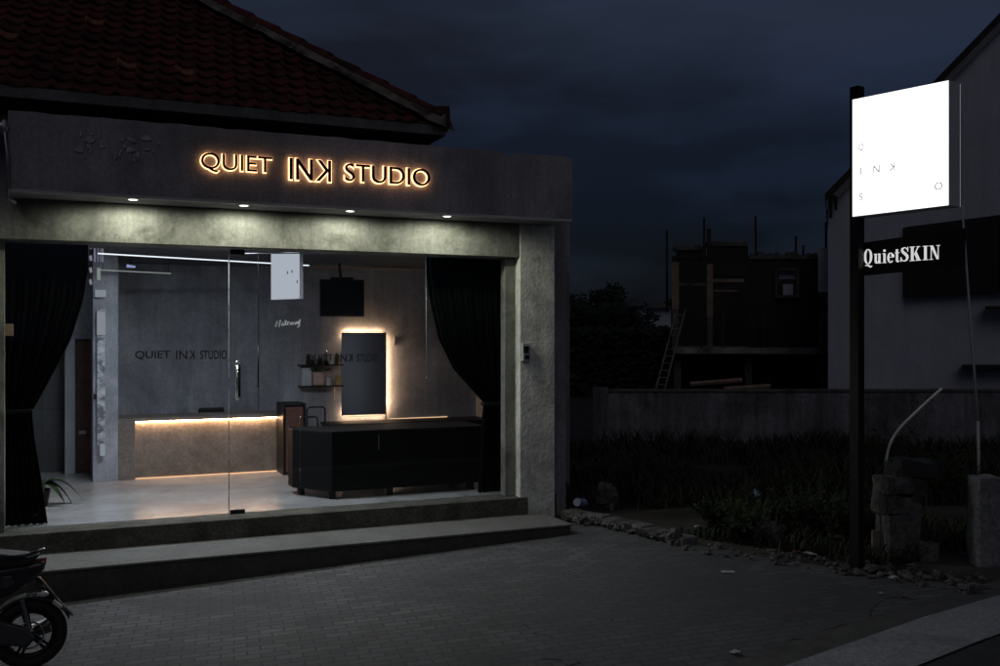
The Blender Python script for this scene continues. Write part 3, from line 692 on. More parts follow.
on_shelf('folded_towel', bx(312, 324, zB, .20, .07), M['pinkcloth'], 'folded peach towel on the lower wall shelf', 'towel', bevel=.03, seg=4)
on_shelf('storage_jar', MB().tube([(PX(329, yy), yy, zB + .001), (PX(329, yy), yy, zB + .11)], .042, 16), M['bottle'], 'pale grey jar in the middle of the lower wall shelf', 'jar')
on_shelf('amber_box', bx(336, 341, zB, .15, .04), M['amberbox'], 'small amber glowing box at the right end of the lower wall shelf', 'box', bevel=.004)
on_shelf('black_bottle', MB().tube([(PX(308, yy), yy, zA + .001), (PX(308, yy), yy, zA + .12), (PX(308, yy), yy, zA + .13), (PX(308, yy), yy, zA + .16)], [.03, .03, .014, .014], 14), M['black'], 'black bottle at the left end of the upper wall shelf', 'bottle')
on_shelf('dark_tin', bx(311, 314, zA, .07, .03), M['black'], 'squat dark tin beside the black bottle on the upper wall shelf', 'tin')
on_shelf('dark_carton', bx(318, 322, zA, .10, .03), M['black'], 'small dark carton in the middle of the upper wall shelf', 'carton')
on_shelf('glass_bottle', MB().tube([(PX(326, yy), yy, zA + .001), (PX(326, yy), yy, zA + .14), (PX(326, yy), yy, zA + .16), (PX(326, yy), yy, zA + .20)], [.035, .035, .015, .018], 14), M['chrome'], 'shiny clear bottle on the upper wall shelf', 'bottle', smooth=True)
on_shelf('white_bottle', MB().tube([(PX(332, yy), yy, zA + .001), (PX(332, yy), yy, zA + .13), (PX(332, yy), yy, zA + .15)], [.025, .025, .012], 14), M['bottle'], 'slim pale bottle beside the shiny bottle on the upper wall shelf', 'bottle')
on_shelf('green_bottle', MB().tube([(PX(336.5, yy), yy, zA + .001), (PX(336.5, yy), yy, zA + .12), (PX(336.5, yy), yy, zA + .17)], [.025, .025, .010], 14), M['basket'], 'dark green bottle at the right end of the upper wall shelf', 'bottle')
tr = MB()
random.seed(2)
for k in range(60):
    p = V((PX(random.uniform(310, 330), yy), yy + random.uniform(-.08, .02), zA - .02 - random.random() * .06)); d = V((random.uniform(-1, 1), random.uniform(-1, 1), random.uniform(-1, .2))).normalized(); e = d.orthogonal().normalized()
    tr.add([p, p + d * .03 + e * .01, p + d * .06, p + d * .03 - e * .01], [(0, 1, 2, 3)])
tag(tr.build('trailing_plant', M['basket']), 'small dark trailing plant under the upper wall shelf', 'plant')
# television on bracket
yt = 13.0
tvp = [P(318.5, 278, yt - .35), P(346, 276, yt), P(364, 280, yt + .0), P(364.5, 317, yt - .0), P(345, 318.5, yt - .1), P(326, 320, yt - .30)]
tv = thing('wall_television', (PX(342, yt), yt, 2.6), 'black television tilted forward on a ceiling bracket near the lit mirror', 'television')
tc_ = V((PX(342, yt), yt, PZ(342, 298, yt))); ang = rad(-14)
ax = V((cos(ang), sin(ang), 0)); ay = V((-sin(ang), cos(ang), 0)); til = rad(10)
az = (AZ * cos(til) + ay * sin(til)).normalized(); an = ax.cross(az)
MB().obox(tc_, ax, az, an, .30, .255, .022).build('casing', M['black'], tv, bevel=.006)
MB().obox(tc_ + an * .0235, ax, az, an, .285, .24, .002).build('screen', M['screen'], tv)
MB().obox(tc_ - an * .07 + AZ * .05, ax, az, an, .16, .25, .045).build('rear_housing', M['black'], tv, bevel=.02)
MB().tube([tc_ - an * .10 + AZ * .1, V((tc_.x, tc_.y + .14, CE - .002))], .02, 8).build('bracket', M['black'], tv)
# glowing panel added for a white shape seen in the glass
ypn = 11.3
hp = thing('glass_shape_panel', (PX(285, ypn), ypn, 3), 'white glowing panel with small dark marks, added for a shape in the glass', 'glowing panel')
A_, B_ = P(270.5, 250, ypn + .25), P(299, 248, ypn - .25)
A0, B0 = P(271.5, 300, ypn + .25), P(299.5, 296, ypn - .25)
dirp = (B0 - A0); dirp.z = 0; nrm_ = dirp.normalized().cross(AZ)
zt_ = CE - .03
pan = MB().prism([V((A0.x, A0.y, A0.z)), V((B0.x, B0.y, A0.z + .0)), V((B0.x, B0.y, zt_)), V((A0.x, A0.y, zt_))], -nrm_ * .05)
pan.build('casing', M['greyp'], hp)
MB().prism([V((A0.x, A0.y, A0.z + .004)), V((B0.x, B0.y, A0.z + .004)), V((B0.x, B0.y, zt_ - .004)), V((A0.x, A0.y, zt_ - .004))], nrm_ * .006).build('lit_face', M['panel'], hp)
k_ = MB()
for (u, vz) in ((.60, .26), (.76, .27), (.94, .12)):
    q = A0.lerp(B0, u); q.z = A0.z + .10 + vz * .8; k_.obox(q + nrm_ * .008, dirp.normalized(), AZ, nrm_, .008, .016, .002)
k_.build('marks', M['panelmark'], hp)
for u in (.15, .85):
    q = A0.lerp(B0, u); MB().tube([(q.x, q.y, zt_), (q.x, q.y, CE)], .004, 6).build('hanger', M['steel'], hp)
# linear ceiling lamps and rods
def lin(name, a, b_, r, m, label, cat='light'):
    t = thing(name, a, label, cat)
    MB().tube([a, b_], r, 8).build('tube', m, t)
    u = (b_ - a)
    h = MB()
    for k in (.04, .96): q = a + u * k; h.tube([q, V((q.x, q.y, CE))], .003, 6)
    h.build('hangers', M['black'], t)
    return t
lin('linear_lamp', P(98, 253.5, 11.2), P(309, 265.5, 12.0), .007, M['lampw'], 'long thin white strip light slanting across the top of the shop interior')
lin('linear_lamp', P(100, 270, 12.2), P(171, 273.5, 12.6), .006, M['lampdim'], 'short dim strip light below the long slanting strip light')
rd = MB().tube([P(240, 253.6, 10.4), P(317, 253.2, 10.4)], .005, 8); rd.blob(P(318, 253, 10.4), .012, .012, .022)
tag(rd.build('ceiling_rod', mat('matte_rod', (.035, .035, .04), .9), smooth=True), 'thin metal rod with knob end crossing in front of the white glowing panel', 'rod')
for (px, py, s, lb) in ((131, 266, .05, 'faint blue spot lamp at the upper left of the shop ceiling'), (232, 253.5, .045, 'faint blue spot lamp near the top of the door seam')):
    p = P(px, py, 12.8); t = thing('spot_lamp', p, lb, 'light')
    MB().tube([p - AX * s, p + AX * s + AZ * -.01], [.02, .012], 10).build('head', M['lampblue'], t)
    MB().tube([p + AZ * .01, V((p.x, p.y, CE))], .006, 6).build('stem', M['black'], t)
ac = thing('air_conditioner', P(395, 262, 13.0), 'black wall air conditioner near the ceiling left of the right curtain', 'air conditioner')
a0, a1 = PX(378, 13.4), PX(414, 13.4)
MB().box(a0, a1, 13.4, 13.62, PZ(395, 267, 13.4), CE - .01).build('housing', M['black'], ac, bevel=.02)
MB().box(a0 + .3, a1 - .02, 13.385, 13.398, PZ(395, 266, 13.4), PZ(395, 264.5, 13.4)).build('louvre', M['steel'], ac)
# script lettering on the wall (white brush stroke scribble)
yp_ = YB - .09 - .006
scr = MB()
strokes = [[(275.5, 327), (277, 321), (279, 327), (280.5, 320)], [(281.5, 325), (283, 322.5), (284, 325.5), (281.8, 325.2)], [(285, 325), (285.6, 320), (285.8, 325)], [(284.6, 321.6), (287, 321.2)],
           [(287.5, 325), (288, 322), (289.6, 322)], [(290, 323.5), (291.6, 322.2), (290.4, 325), (292, 324.4)], [(292.4, 322), (293, 324.5), (294, 322.5), (295, 324.4), (295.8, 322)], [(296.2, 324), (297, 321.6), (298, 324)], [(298, 321.5), (298.4, 324), (300, 319.5), (298.8, 326.5), (297.2, 327.3)]]
for s in strokes: scr.tube([P(x, y, yp_) for x, y in s], .009, 6)
tag(scr.build('script_lettering', mat('wall_script_white', (.8, .8, .8), .6, emit=(1, 1, 1), estr=.15)), 'small white handwritten script lettering on the grey back wall', 'lettering')
# strip and glowing cards standing in for a pale reflection in the glass
st = MB().box(PX(97, 12.5), PX(105, 12.5), 12.50, 12.548, PZ(100, 448, 12.5), PZ(100, 309, 12.5))
tag(st.build('reflection_strip', M['frost'], bevel=.004), 'tall narrow mottled pale strip standing in for a glass reflection on the corridor corner', 'reflection strip')
for (a, bb, c_, d, lb) in ((95, 106, 297, 290, 'pale short glowing piece of the reflection above the tall mottled strip'), (97, 105.5, 335, 312, 'bright white glowing piece of the reflection at the top of the tall mottled strip'), (100, 105, 456, 444, 'small white glowing piece of the reflection at the foot of the tall mottled strip')):
    o = MB().box(PX(a, 12.47), PX(bb, 12.47), 12.46, 12.497, PZ(100, c_, 12.47), PZ(100, d, 12.47))
    tag(o.build('reflection_card', emitter('reflection_glow', (.75, .82, .92), .33), bevel=.004), lb, 'reflection')
bn = thing('striped_reflection', P(96, 262, 12.0), 'black and white stripes standing in for a reflection at top left of the glass', 'hanging sign')  # glowing stripes and bars added for a reflection in the glass
for k in range(7):
    MB().prism([P(89 + (k % 2) * 1.2, 244 + k * 6, 12), P(91.5 + (k % 2) * 1.2, 243 + k * 6, 12), P(92.5, 248 + k * 6, 12), P(90, 249 + k * 6, 12)], (0, .01, 0)).build('stripe', emitter('stripe_w', (.7, .68, .85), .32) if k % 2 == 0 else M['black'], bn)
for (x0_, w_) in ((94, 1.5), (97.4, .8), (100.2, .8), (102, 1.4)):
    MB().box(PX(x0_, 12), PX(x0_ + w_, 12), 12, 12.01, PZ(98, 262, 12), PZ(98, 243, 12)).build('bar', emitter('bar_w', (.6, .6, .8), .30), bn)
MB().box(PX(97, 12), PX(100.5, 12), 12, 12.02, PZ(98, 280, 12), PZ(98, 268, 12)).build('reflection_patch', emitter('reflection_patch_glow', (.7, .82, .75), .32), bn)
sw = MB().box(PX(94, 12.5), PX(97, 12.5), 12.52, 12.548, PZ(95, 399, 12.5), PZ(95, 394, 12.5)); tag(sw.build('wall_switch', M['black'], bevel=.003), 'small black wall switch on the corridor corner', 'switch')

# ------- curtains
def curtain(name, rows, y, inner_left, label, folds, yoff=.05):
    """rows: list of (z, x_left, x_right) from top to bottom, interpolated"""
    mb = MB(); nu = folds * 10; lv = []
    rows = sorted(rows, key=lambda r: -r[0]); steps = 60
    for s in range(steps + 1):
        z = rows[0][0] + (rows[-1][0] - rows[0][0]) * s / steps
        for a, b_ in zip(rows, rows[1:]):
            if a[0] >= z >= b_[0]:
                t = (a[0] - z) / (a[0] - b_[0]) if a[0] != b_[0] else 0; t2 = t
                lv.append((z, a[1] + (b_[1] - a[1]) * t2, a[2] + (b_[2] - a[2]) * t2)); break
        else: lv.append((z, rows[-1][1], rows[-1][2]))
    vs = []
    for (z, xl, xr) in lv:
        for i in range(nu + 1):
            u = i / nu; w = (xr - xl)
            ph = u * folds * 2 * pi + .5 * sin(u * 17) + .25 * noise.noise(V((u * 6, z * .8, 0)))
            amp = .028 + .022 * noise.noise(V((u * 9, z * .5, 3)))
            vs.append((xl + w * u + .01 * sin(ph * .5), y + yoff * 0 + amp * sin(ph) + .02 * noise.noise(V((u * 3, z, 1))), z))
    n = nu + 1
    mb.add(vs, [(j * n + i, j * n + i + 1, (j + 1) * n + i + 1, (j + 1) * n + i) for j in range(steps) for i in range(nu)])
    o = mb.build(name, M['blackfab'], smooth=True)
    sol = o.modifiers.new('solid', 'SOLIDIFY'); sol.thickness = .004
    return o
ycn = 9.92
def cz(px, py): return PZ(px, py, ycn)
def cx(px): return PX(px, ycn)
rows = [(CE - .01, -.57, cx(88)), (cz(88, 270), -.57, cx(88)), (cz(83, 300), -.57, cx(83)), (cz(70, 340), -.57, cx(70)), (cz(52, 372), -.57, cx(53)), (cz(40, 396), -.565, cx(40)), (cz(32, 412), -.56, cx(31)),
        (cz(34, 440), -.57, cx(34)), (cz(41, 480), -.58, cx(41)), (FLOOR + .01, -.585, cx(47))]
c1 = thing('curtain', (-.3, ycn, FLOOR), 'black curtain tied back at the left side of the shop glass', 'curtain', 'black tied-back shop curtains')
attach(curtain('cloth', rows, ycn, True, '', 13), c1)
rows = [(CE - .01, cx(424), PL - .03), (cz(427, 270), cx(426), PL - .03), (cz(430, 300), cx(430), PL - .03), (cz(440, 340), cx(439), PL - .03), (cz(455, 370), cx(454), PL - .03), (cz(472, 390), cx(472), PL - .03), (cz(484, 403), cx(484), PL - .03),
        (cz(482, 420), cx(482), PL - .03), (cz(480, 460), cx(480), PL - .03), (FLOOR + .01, cx(478), PL - .03)]
c2 = thing('curtain', (4.2, ycn, FLOOR), 'black curtain tied back at the right side of the shop glass', 'curtain', 'black tied-back shop curtains')
attach(curtain('cloth', rows, ycn, False, '', 14), c2)
for (cc, xa, xb, py, px) in ((c1, -.57, cx(32), 411, 30), (c2, cx(483), PL - .03, 404, 484)):
    MB().box(xa - .01, xb + .01, ycn - .055, ycn + .055, cz(px, py) - .02, cz(px, py) + .02).build('tieback', M['black'], cc, bevel=.01)
for cc, xa, xb in ((c1, -.58, cx(92)), (c2, cx(420), PL - .02)):
    MB().tube([(xa, ycn, CE - .02), (xb, ycn, CE - .02)], .012, 8).build('curtain_rail', M['steel'], cc)
wd = MB().tube([(cx(424.5), ycn - .04, CE - .05), (cx(425.5), ycn - .04, cz(425, 378))], .0035, 6); wd.blob((cx(425.5), ycn - .04, cz(425, 378)), .008, .008, .012)
tag(wd.build('curtain_wand', M['greyp'], smooth=True), 'thin pale pull wand hanging beside the right black curtain', 'curtain wand')
wd = MB().tube([(cx(257.5), ycn - .04, cz(257, 345)), (cx(257.5), ycn - .04, cz(257, 386))], .007, 8); wd.blob((cx(257.5), ycn - .04, cz(257, 386)), .010, .010, .010, 8, 6)
wd.blob((cx(257.5), ycn - .04, cz(257, 345)), .009, .009, .009, 8, 6); wd.tube([(cx(257.5), ycn - .04, cz(257, 345)), (cx(257.5), ycn - .04, CE)], .0015, 5)
tag(wd.build('hanging_cord_pull', M['black'], smooth=True), 'slim black cord pull hanging inside right of the door handle', 'cord pull')
tg = MB().box(cx(2.5), cx(14), ycn - .11, ycn - .07, cz(5, 336), cz(5, 324)); tag(tg.build('tan_tag', M['tan'], bevel=.005), 'small tan block pinned to the edge of the left black curtain', 'tag')

# potted plant by left curtain
plx, ply = PX(38, 11.0), 11.0
pt = thing('potted_plant', (plx, ply, FLOOR), 'potted plant with arching grey-green leaves beside the left curtain', 'plant')
MB().tube([(plx, ply, FLOOR + .001), (plx, ply, FLOOR + .17)], [.09, .12], 20).build('pot', M['black'], pt)
lf = MB()
def leaf(mb, base, dirx, length, width, droop, n=8):
    side = V((-dirx.y, dirx.x, 0)).normalized(); pts = []
    for i in range(n + 1):
        t = i / n; c_ = base + dirx * (length * t * (.75 + .25 * t)) + AZ * (length * (1.15 * t - droop * t * t)); w = width * sin(pi * min(1, .08 + t * .92)) ** .8
        pts += [c_ - side * w + AZ * w * .3, c_, c_ + side * w + AZ * w * .3]
    mb.add(pts, [(3 * i, 3 * i + 1, 3 * i + 4, 3 * i + 3) for i in range(n)] + [(3 * i + 1, 3 * i + 2, 3 * i + 5, 3 * i + 4) for i in range(n)])
for k in range(9):
    a = k * 2.4; leaf(lf, V((plx, ply, FLOOR + .16)), V((cos(a), sin(a) * .8, 0)), random.uniform(.3, .48), .06, random.uniform(1.2, 1.9))
lf.build('leaves', M['leaf'], pt, smooth=True)

# unseen fill lights added at the ceiling behind the header to brighten the room
def room_fill(x, y, w, h, e, col, lb):
    t = thing('added_fill_light', (x, y, CE), lb, 'light')
    MB().box(x - w / 2, x + w / 2, y - h / 2, y + h / 2, CE - .02, CE - .001).build('frame', M['whitep'], t)
    MB().box(x - w / 2 + .02, x + w / 2 - .02, y - h / 2 + .02, y + h / 2 - .02, CE - .024, CE - .0205).build('diffuser', emitter('fill_glow', col, e), t)
room_fill(1.1, 10.35, 1.3, .25, 90, (.86, .91, 1), 'unseen cool white fill light added over the shop floor left of the door')
room_fill(2.9, 10.13, .6, .14, 40, (.86, .91, 1), 'unseen cool white fill light added over the black desk')

# ================================================================== POLE SIGN
PA = V((6.12, 6.38, 0)); PB = V((6.30, 5.56, 0)); dS = (PB - PA).normalized(); nS = V((dS.y, -dS.x, 0))  # facing left (-X)
if nS.x > 0: nS = -nS
ps = thing('pole_sign', (6.1, 6.42, gz(6.1)), 'black steel sign pole carrying a lit white box and a black name board', 'sign')
pc = V((PX(857, 6.42), 6.42, 0)); pw = .044
MB().obox(V((pc.x, pc.y, (gz(6) + PZ(857, 87, 6.42)) / 2)), dS, nS, AZ, pw, pw, (PZ(857, 87, 6.42) - gz(6)) / 2).build('pole', M['black'], ps, bevel=.004)
A = Q(852.5, 0, 0)  # placeholder
def ray(px, base, d):   # distance along base + d*t for image column px
    k = (px - 500) / F; # (p.RV)/(p.FV)=k
    return (k * base.dot(FV) - base.dot(RV)) / (d.dot(RV) - k * d.dot(FV))
base = V((PX(852.5, 6.38), 6.38, 0)); t1 = ray(949, base, dS)
def SZ(px, py, p): return CAMZ + (HOR - py) * p.dot(FV) / F
pe = base + dS * t1
zt = (SZ(852.5, 99, base) + SZ(949, 80, pe)) / 2; zb = (SZ(852.5, 217, base) + SZ(949, 205.5, pe)) / 2
zt0, zt1, zb0, zb1 = SZ(852.5, 99.5, base), SZ(949, 80, pe), SZ(852.5, 217, base), SZ(949, 205.5, pe)
tk = .17
lb_ = MB().prism([V((base.x, base.y, zb0)), V((pe.x, pe.y, zb1)), V((pe.x, pe.y, zt1)), V((base.x, base.y, zt0))], -nS * tk).build('lightbox_case', M['signside'], ps, bevel=.004)
e_ = .004
fc = MB().prism([V((base.x, base.y, zb0 + e_)) + dS * e_, V((pe.x, pe.y, zb1 + e_)) - dS * e_, V((pe.x, pe.y, zt1 - e_)) - dS * e_, V((base.x, base.y, zt0 - e_)) + dS * e_], nS * .005).build('lit_face', M['signwhite'], lb_)
MB().prism([V((base.x, base.y, zb0 + e_)) + dS * e_ - nS * tk, V((pe.x, pe.y, zb1 + e_)) - dS * e_ - nS * tk, V((pe.x, pe.y, zt1 - e_)) - dS * e_ - nS * tk, V((base.x, base.y, zt0 - e_)) + dS * e_ - nS * tk], -nS * .005).build('lit_face', M['signwhite'], lb_)
# letters on the lit face
right = dS
def face_letter(ch, px, py, m, size, parent, mir=False):
    t = ray(px, base + nS * .006, dS); p = base + nS * .0065 + dS * t; z = SZ(px, py, p)
    vs, fs = text_verts(ch, 0, 0, mirror=mir); u0, u1, v0, v1 = bounds(vs); s = size / (v1 - v0)
    mb = MB(); place_text(mb, [V((v.x - (u0 + u1) / 2, v.y - (v0 + v1) / 2, 0)) for v in vs], fs, V((p.x, p.y, z)), right, AZ, nS, s, s)
    mb.build('letter', m, parent)
GL, FL = M['greyletter'], M['faint']
for row, py0, sl_ in (('QUIET', 147.5, -.045), ('INK', 171, -.02), ('STUDIO', 197, -.12)):
    for i, ch in enumerate(row):
        px = 861.0 + i * 15.5; m = GL if ch in 'QINKS' and (row != 'QUIET' or i == 0) and (row != 'STUDIO' or i == 0) or (row == 'STUDIO' and ch == 'O') else FL
        py = py0 - (2.0 if row == 'INK' else 3.1 if row == 'QUIET' else 2.2) * i
        face_letter(ch, px, py, m, .062, fc, mir=(row == 'INK' and ch == 'K'))
# name board
bb = V((PX(863, 6.40), 6.40, 0)); tb = ray(963, bb, dS); be = bb + dS * tb
z0a, z1a = SZ(863, 276, bb), SZ(863, 243.5, bb); z0b, z1b = SZ(963, 266, be), SZ(963, 228, be)
zlo, zhi = (z0a + z0b) / 2, (z1a + z1b) / 2
bd = MB().prism([V((bb.x, bb.y, z0a)) - dS * .12, V((be.x, be.y, z0b)), V((be.x, be.y, z1b)), V((bb.x, bb.y, z1a)) - dS * .12], -nS * .04).build('name_board', M['black'], ps, bevel=.003)
# serif glyphs (heavy verticals, hairline serifs) in a 0..1 em box
def g_rect(mb, x0, x1, y0, y1): mb.append([(x0, y0), (x1, y0), (x1, y1), (x0, y1)])
def arc(cx, cy, rx, ry, a0, a1, n=16): return [(cx + rx * cos(rad(a0 + (a1 - a0) * i / n)), cy + ry * sin(rad(a0 + (a1 - a0) * i / n))) for i in range(n + 1)]
def band(outer, inner): # two polylines of equal length
    return [[outer[i], outer[i + 1], inner[i + 1], inner[i]] for i in range(len(outer) - 1)]
def serif(L_, cx, y, w, t=.045): g_rect(L_, cx - w / 2, cx + w / 2, y, y + t)
def stroke(pts, ws):
    o, i = [], []
    for k, (x, y) in enumerate(pts):
        a = pts[max(0, k - 1)]; b_ = pts[min(len(pts) - 1, k + 1)]; dx, dy = b_[0] - a[0], b_[1] - a[1]; l_ = math.hypot(dx, dy) or 1
        o.append((x - dy / l_ * ws[k] / 2, y + dx / l_ * ws[k] / 2)); i.append((x + dy / l_ * ws[k] / 2, y - dx / l_ * ws[k] / 2))
    return band(o, i)
def glyphs():
    D = {}
    q = band(arc(.27, .5, .25, .51, 0, 360, 32), arc(.27, .5, .115, .455, 0, 360, 32)); q += stroke([(.10, -.10), (.2, -.06), (.32, -.12), (.44, -.2), (.52, -.13)], [.05, .08, .11, .09, .03]); D['Q'] = (q, .56)
    u = []; g_rect(u, .05, .17, .13, .66); g_rect(u, .27, .39, 0, .66); g_rect(u, 0, .06, .62, .66); g_rect(u, .22, .28, .62, .66); g_rect(u, .38, .44, 0, .04)
    u += stroke([(.11, .15), (.13, .06), (.19, .03), (.26, .09), (.29, .18)], [.12, .11, .07, .05, .04]); D['u'] = (u, .46)
    i_ = []; g_rect(i_, .06, .18, .03, .66); g_rect(i_, 0, .24, 0, .04); g_rect(i_, 0, .07, .62, .66); i_.append(arc(.12, .84, .075, .085, 0, 360, 14)); D['i'] = (i_, .26)
    e = band(arc(.19, .33, .19, .35, 20, 320, 26), arc(.19, .33, .075, .30, 20, 320, 26)); g_rect(e, .08, .365, .345, .39); e += stroke([(.335, .34), (.35, .45), (.335, .55)], [.10, .11, .08]); D['e'] = (e, .39)
    t = []; g_rect(t, .07, .19, .1, .88); g_rect(t, 0, .28, .62, .66); t += stroke([(.13, .12), (.15, .05), (.21, .025), (.28, .09)], [.12, .11, .07, .03]); D['t'] = (t, .3)
    S = stroke([(.40, .78), (.36, .90), (.24, .965), (.12, .90), (.09, .78), (.15, .66), (.26, .54), (.37, .40), (.40, .24), (.33, .09), (.21, .035), (.09, .10), (.045, .24)],
               [.04, .05, .07, .11, .13, .15, .17, .16, .13, .11, .07, .05, .04]); g_rect(S, .40, .44, .68, 1); g_rect(S, .01, .05, 0, .32); D['S'] = (S, .47)
    K = []; g_rect(K, .08, .22, .02, .98); serif(K, .15, 0, .30); serif(K, .15, .955, .30); K.append([(.22, .40), (.27, .40), (.52, .97), (.46, .97)]); K.append([(.28, .50), (.38, .66), (.60, .02), (.42, .02)]); serif(K, .49, 0, .30); serif(K, .49, .955, .20); D['K'] = (K, .66)
    I = []; g_rect(I, .08, .22, .02, .98); serif(I, .15, 0, .30); serif(I, .15, .955, .30); D['I'] = (I, .33)
    N = []; g_rect(N, .08, .12, .02, .98); g_rect(N, .46, .50, .02, .98); N.append([(.05, .99), (.20, .99), (.50, 0), (.40, 0)]); serif(N, .10, 0, .20); serif(N, .48, .955, .20); serif(N, .07, .955, .14); D['N'] = (N, .6)
    return D
GD = glyphs(); string = 'QuietSKIN'
tot = sum(GD[c_][1] for c_ in string) - .02
ta, tb2 = ray(863.5, bb, dS), ray(941, bb, dS)
pa, pb2 = bb + dS * ta, bb + dS * tb2
zcap = (SZ(863, 249.5, pa), SZ(940, 245, pb2)); zbase = (SZ(865, 264.5, pa), SZ(940, 259, pb2))
pen = 0; lt = MB()
for c_ in string:
    polys, adv = GD[c_]
    for pi_, poly in enumerate(polys):
        pts = []
        for (x, y) in poly:
            u = (pen + .02 + x * .90) / tot; p = pa.lerp(pb2, u); zz0 = zbase[0] + (zbase[1] - zbase[0]) * u; zz1 = zcap[0] + (zcap[1] - zcap[0]) * u
            pts.append(V((p.x, p.y, zz0 + (zz1 - zz0) * y)))
        lt.prism([p + nS * .0008 for p in pts], nS * (.003 + .0001 * (pi_ % 7)))
    pen += adv
lt.build('lettering', M['letterwhite'], bd)

# ================================================================== BACKGROUND, RIGHT
def bbox(px0, px1, py0, py1, zc, depth, mb=None, zmin=None):
    """box seen between those photo columns/rows, standing at distance zc and running 'depth' further back"""
    mb = mb or MB(); a = Q(px0, py0, zc); b_ = Q(px1, py1, zc); z0 = min(a.z, b_.z) if zmin is None else zmin
    mb.prism([V((a.x, a.y, z0)), V((b_.x, b_.y, z0)), V((b_.x, b_.y, max(a.z, b_.z))), V((a.x, a.y, max(a.z, b_.z)))], V((a.x, a.y, 0)).normalized() * depth); return mb
g0 = gz(9)
# boundary wall
bw = thing('boundary_wall', Q(760, 440, 17), 'low old grey masonry wall running behind the vacant lot', 'wall')
bbox(595, 1240, 392.5, 440, 17, .18, zmin=g0 - .1).build('wall_face', M['lotwall'], bw)
bbox(592, 1243, 389.5, 392, 16.97, .25).build('coping', M['siteconc'], bw, bevel=.01)
bbox(593, 608, 388, 440, 16.9, .3, zmin=g0 - .1).build('end_pier', M['lotwall'], bw)
# construction building
zcB = 23.0
cb = thing('construction_building', Q(750, 430, zcB), 'unfinished concrete building with bare rebar behind the low wall', 'building')
bbox(672, 832, 348, 353.5, zcB, 6).build('floor_slab', mat('pale_slab_edge', (.26, .24, .225), .9, var=.3, scale=3), cb)
bbox(672, 832, 354.2, 400, zcB + 4, .2, zmin=g0).build('rear_wall', M['sitebrick'], cb)
bbox(676, 706, 247, 259, zcB + 1.0, .3).build('wall_block', M['sitebrick'], cb)
bbox(672, 828, 256, 347.6, zcB + 4.2, .2).build('wall_block', M['sitebrick'], cb)
bbox(707, 748, 243, 276, zcB + .9, .3).build('wall_block', M['sitebrick'], cb)
w = MB(); bbox(749, 776, 257, 347.8, zcB + 1.0, .3, w); bbox(798, 822, 255, 347.8, zcB + 1.0, .3, w); bbox(776.2, 797.8, 297, 347.8, zcB + 1.0, .3, w); bbox(776.2, 797.8, 256, 270, zcB + 1.0, .3, w)
w.build('wall_block', M['sitebrick'], cb)
wf = MB()
for a in ((775, 777.5, 268, 298), (796.5, 799, 268, 298), (777.6, 796.4, 268, 270.5), (777.6, 796.4, 295, 298)): bbox(*a, zcB + .9, .12, wf)
wfo = wf.build('window', M['siteconc'], cb)
bbox(779, 795, 271, 279, zcB + 1.1, .04).build('board', mat('pale_window_sheet', (.5, .5, .6), .8), wfo)
bbox(783, 793, 284, 295, zcB + 1.1, .04).build('board', mat('pale_window_sheet', (.5, .5, .6), .8), wfo)
def jag(x0, x1, y, amp, seed, ztop, dz, name='broken_parapet'):
    rn = random.Random(seed); pts = [Q(x0, y + 3, ztop)]; n = int((x1 - x0) / 2.2)
    for k in range(n + 1): pts.append(Q(x0 + (x1 - x0) * k / n, y - rn.random() * amp * (1 if rn.random() < .5 else .3), ztop))
    pts.append(Q(x1, y + 3, ztop)); MB().prism(pts, FV * dz).build(name, M['siteconc'], cb)
jag(675, 706, 247, 3, 1, zcB + .95, .34); jag(707, 748, 243, 4, 2, zcB + .85, .34); jag(749, 823, 256, 5, 3, zcB + .95, .34)
bbox(676, 706, 283, 286, zcB + .7, .25).build('tie_beam', M['siteconc'], cb); bbox(710, 744, 279, 282, zcB + .6, .05).build('shutter_board', M['formwork'], cb)
bbox(714, 738, 290, 291.5, zcB + .6, .05).build('shutter_board', M['formwork'], cb)
for (x_, w_) in ((700, 3), (722, 2), (762, 3), (806, 2)): bbox(x_, x_ + w_, 300, 347.8, zcB + .5, .1).build('prop', M['rust'], cb)
for (a_, b_, c_, d_) in ((690, 384, 742, 380), (724, 389, 770, 386)): MB().tube([Q(a_, b_, 19), Q(c_, d_, 19)], .05, 6).build('debris_plank', M['formwork'], cb)
def col_(x0, x1, y0, ym_, m2):
    bbox(x0, x1, y0, ym_, zcB - .5, .3).build('column', m2, cb); bbox(x0 + .3, x1 - .3, ym_ + .05, 347.8, zcB - .49, .28).build('column', M['siteconc'], cb)
col_(672, 679, 262, 309, M['formwork']); col_(707, 713, 264, 317, M['formwork']); col_(818, 829, 248, 292, M['sitepale'])
for x0 in (674, 745, 820): bbox(x0, x0 + 7, 354.2, 400, zcB + .4, .3, zmin=g0).build('column', M['siteconc'], cb)
for (x, y0, y1, zz) in ((667, 230, 312, 0), (704, 218, 262, .5), (709, 229, 248, .5), (756, 216, 262, 1), (796, 236, 262, 1), (803, 245, 262, 1), (826, 222, 250, 0)):
    MB().tube([Q(x, y1, zcB + zz), Q(x - .5 + (x % 3) * .4, y0, zcB + zz)], .028 if x != 709 else .05, 6).build('rebar', M['rust'], cb)
# ladder leaning
ld_ = thing('ladder', Q(662, 392, 21.5), 'thin pale ladder leaning on the unfinished building', 'ladder')
a0, a1, b0, b1 = Q(655, 392, 21.3), Q(677, 309, 22.6), Q(664, 392, 21.3), Q(685.5, 309, 22.6)
for p, q in ((a0, a1), (b0, b1)): MB().tube([p, q], .022, 6).build('rail', M['plank'], ld_)
r_ = [MB().tube([a0.lerp(a1, k / 12), b0.lerp(b1, k / 12)], .014, 6).build('rung', M['plank'], ld_) for k in range(1, 12)]
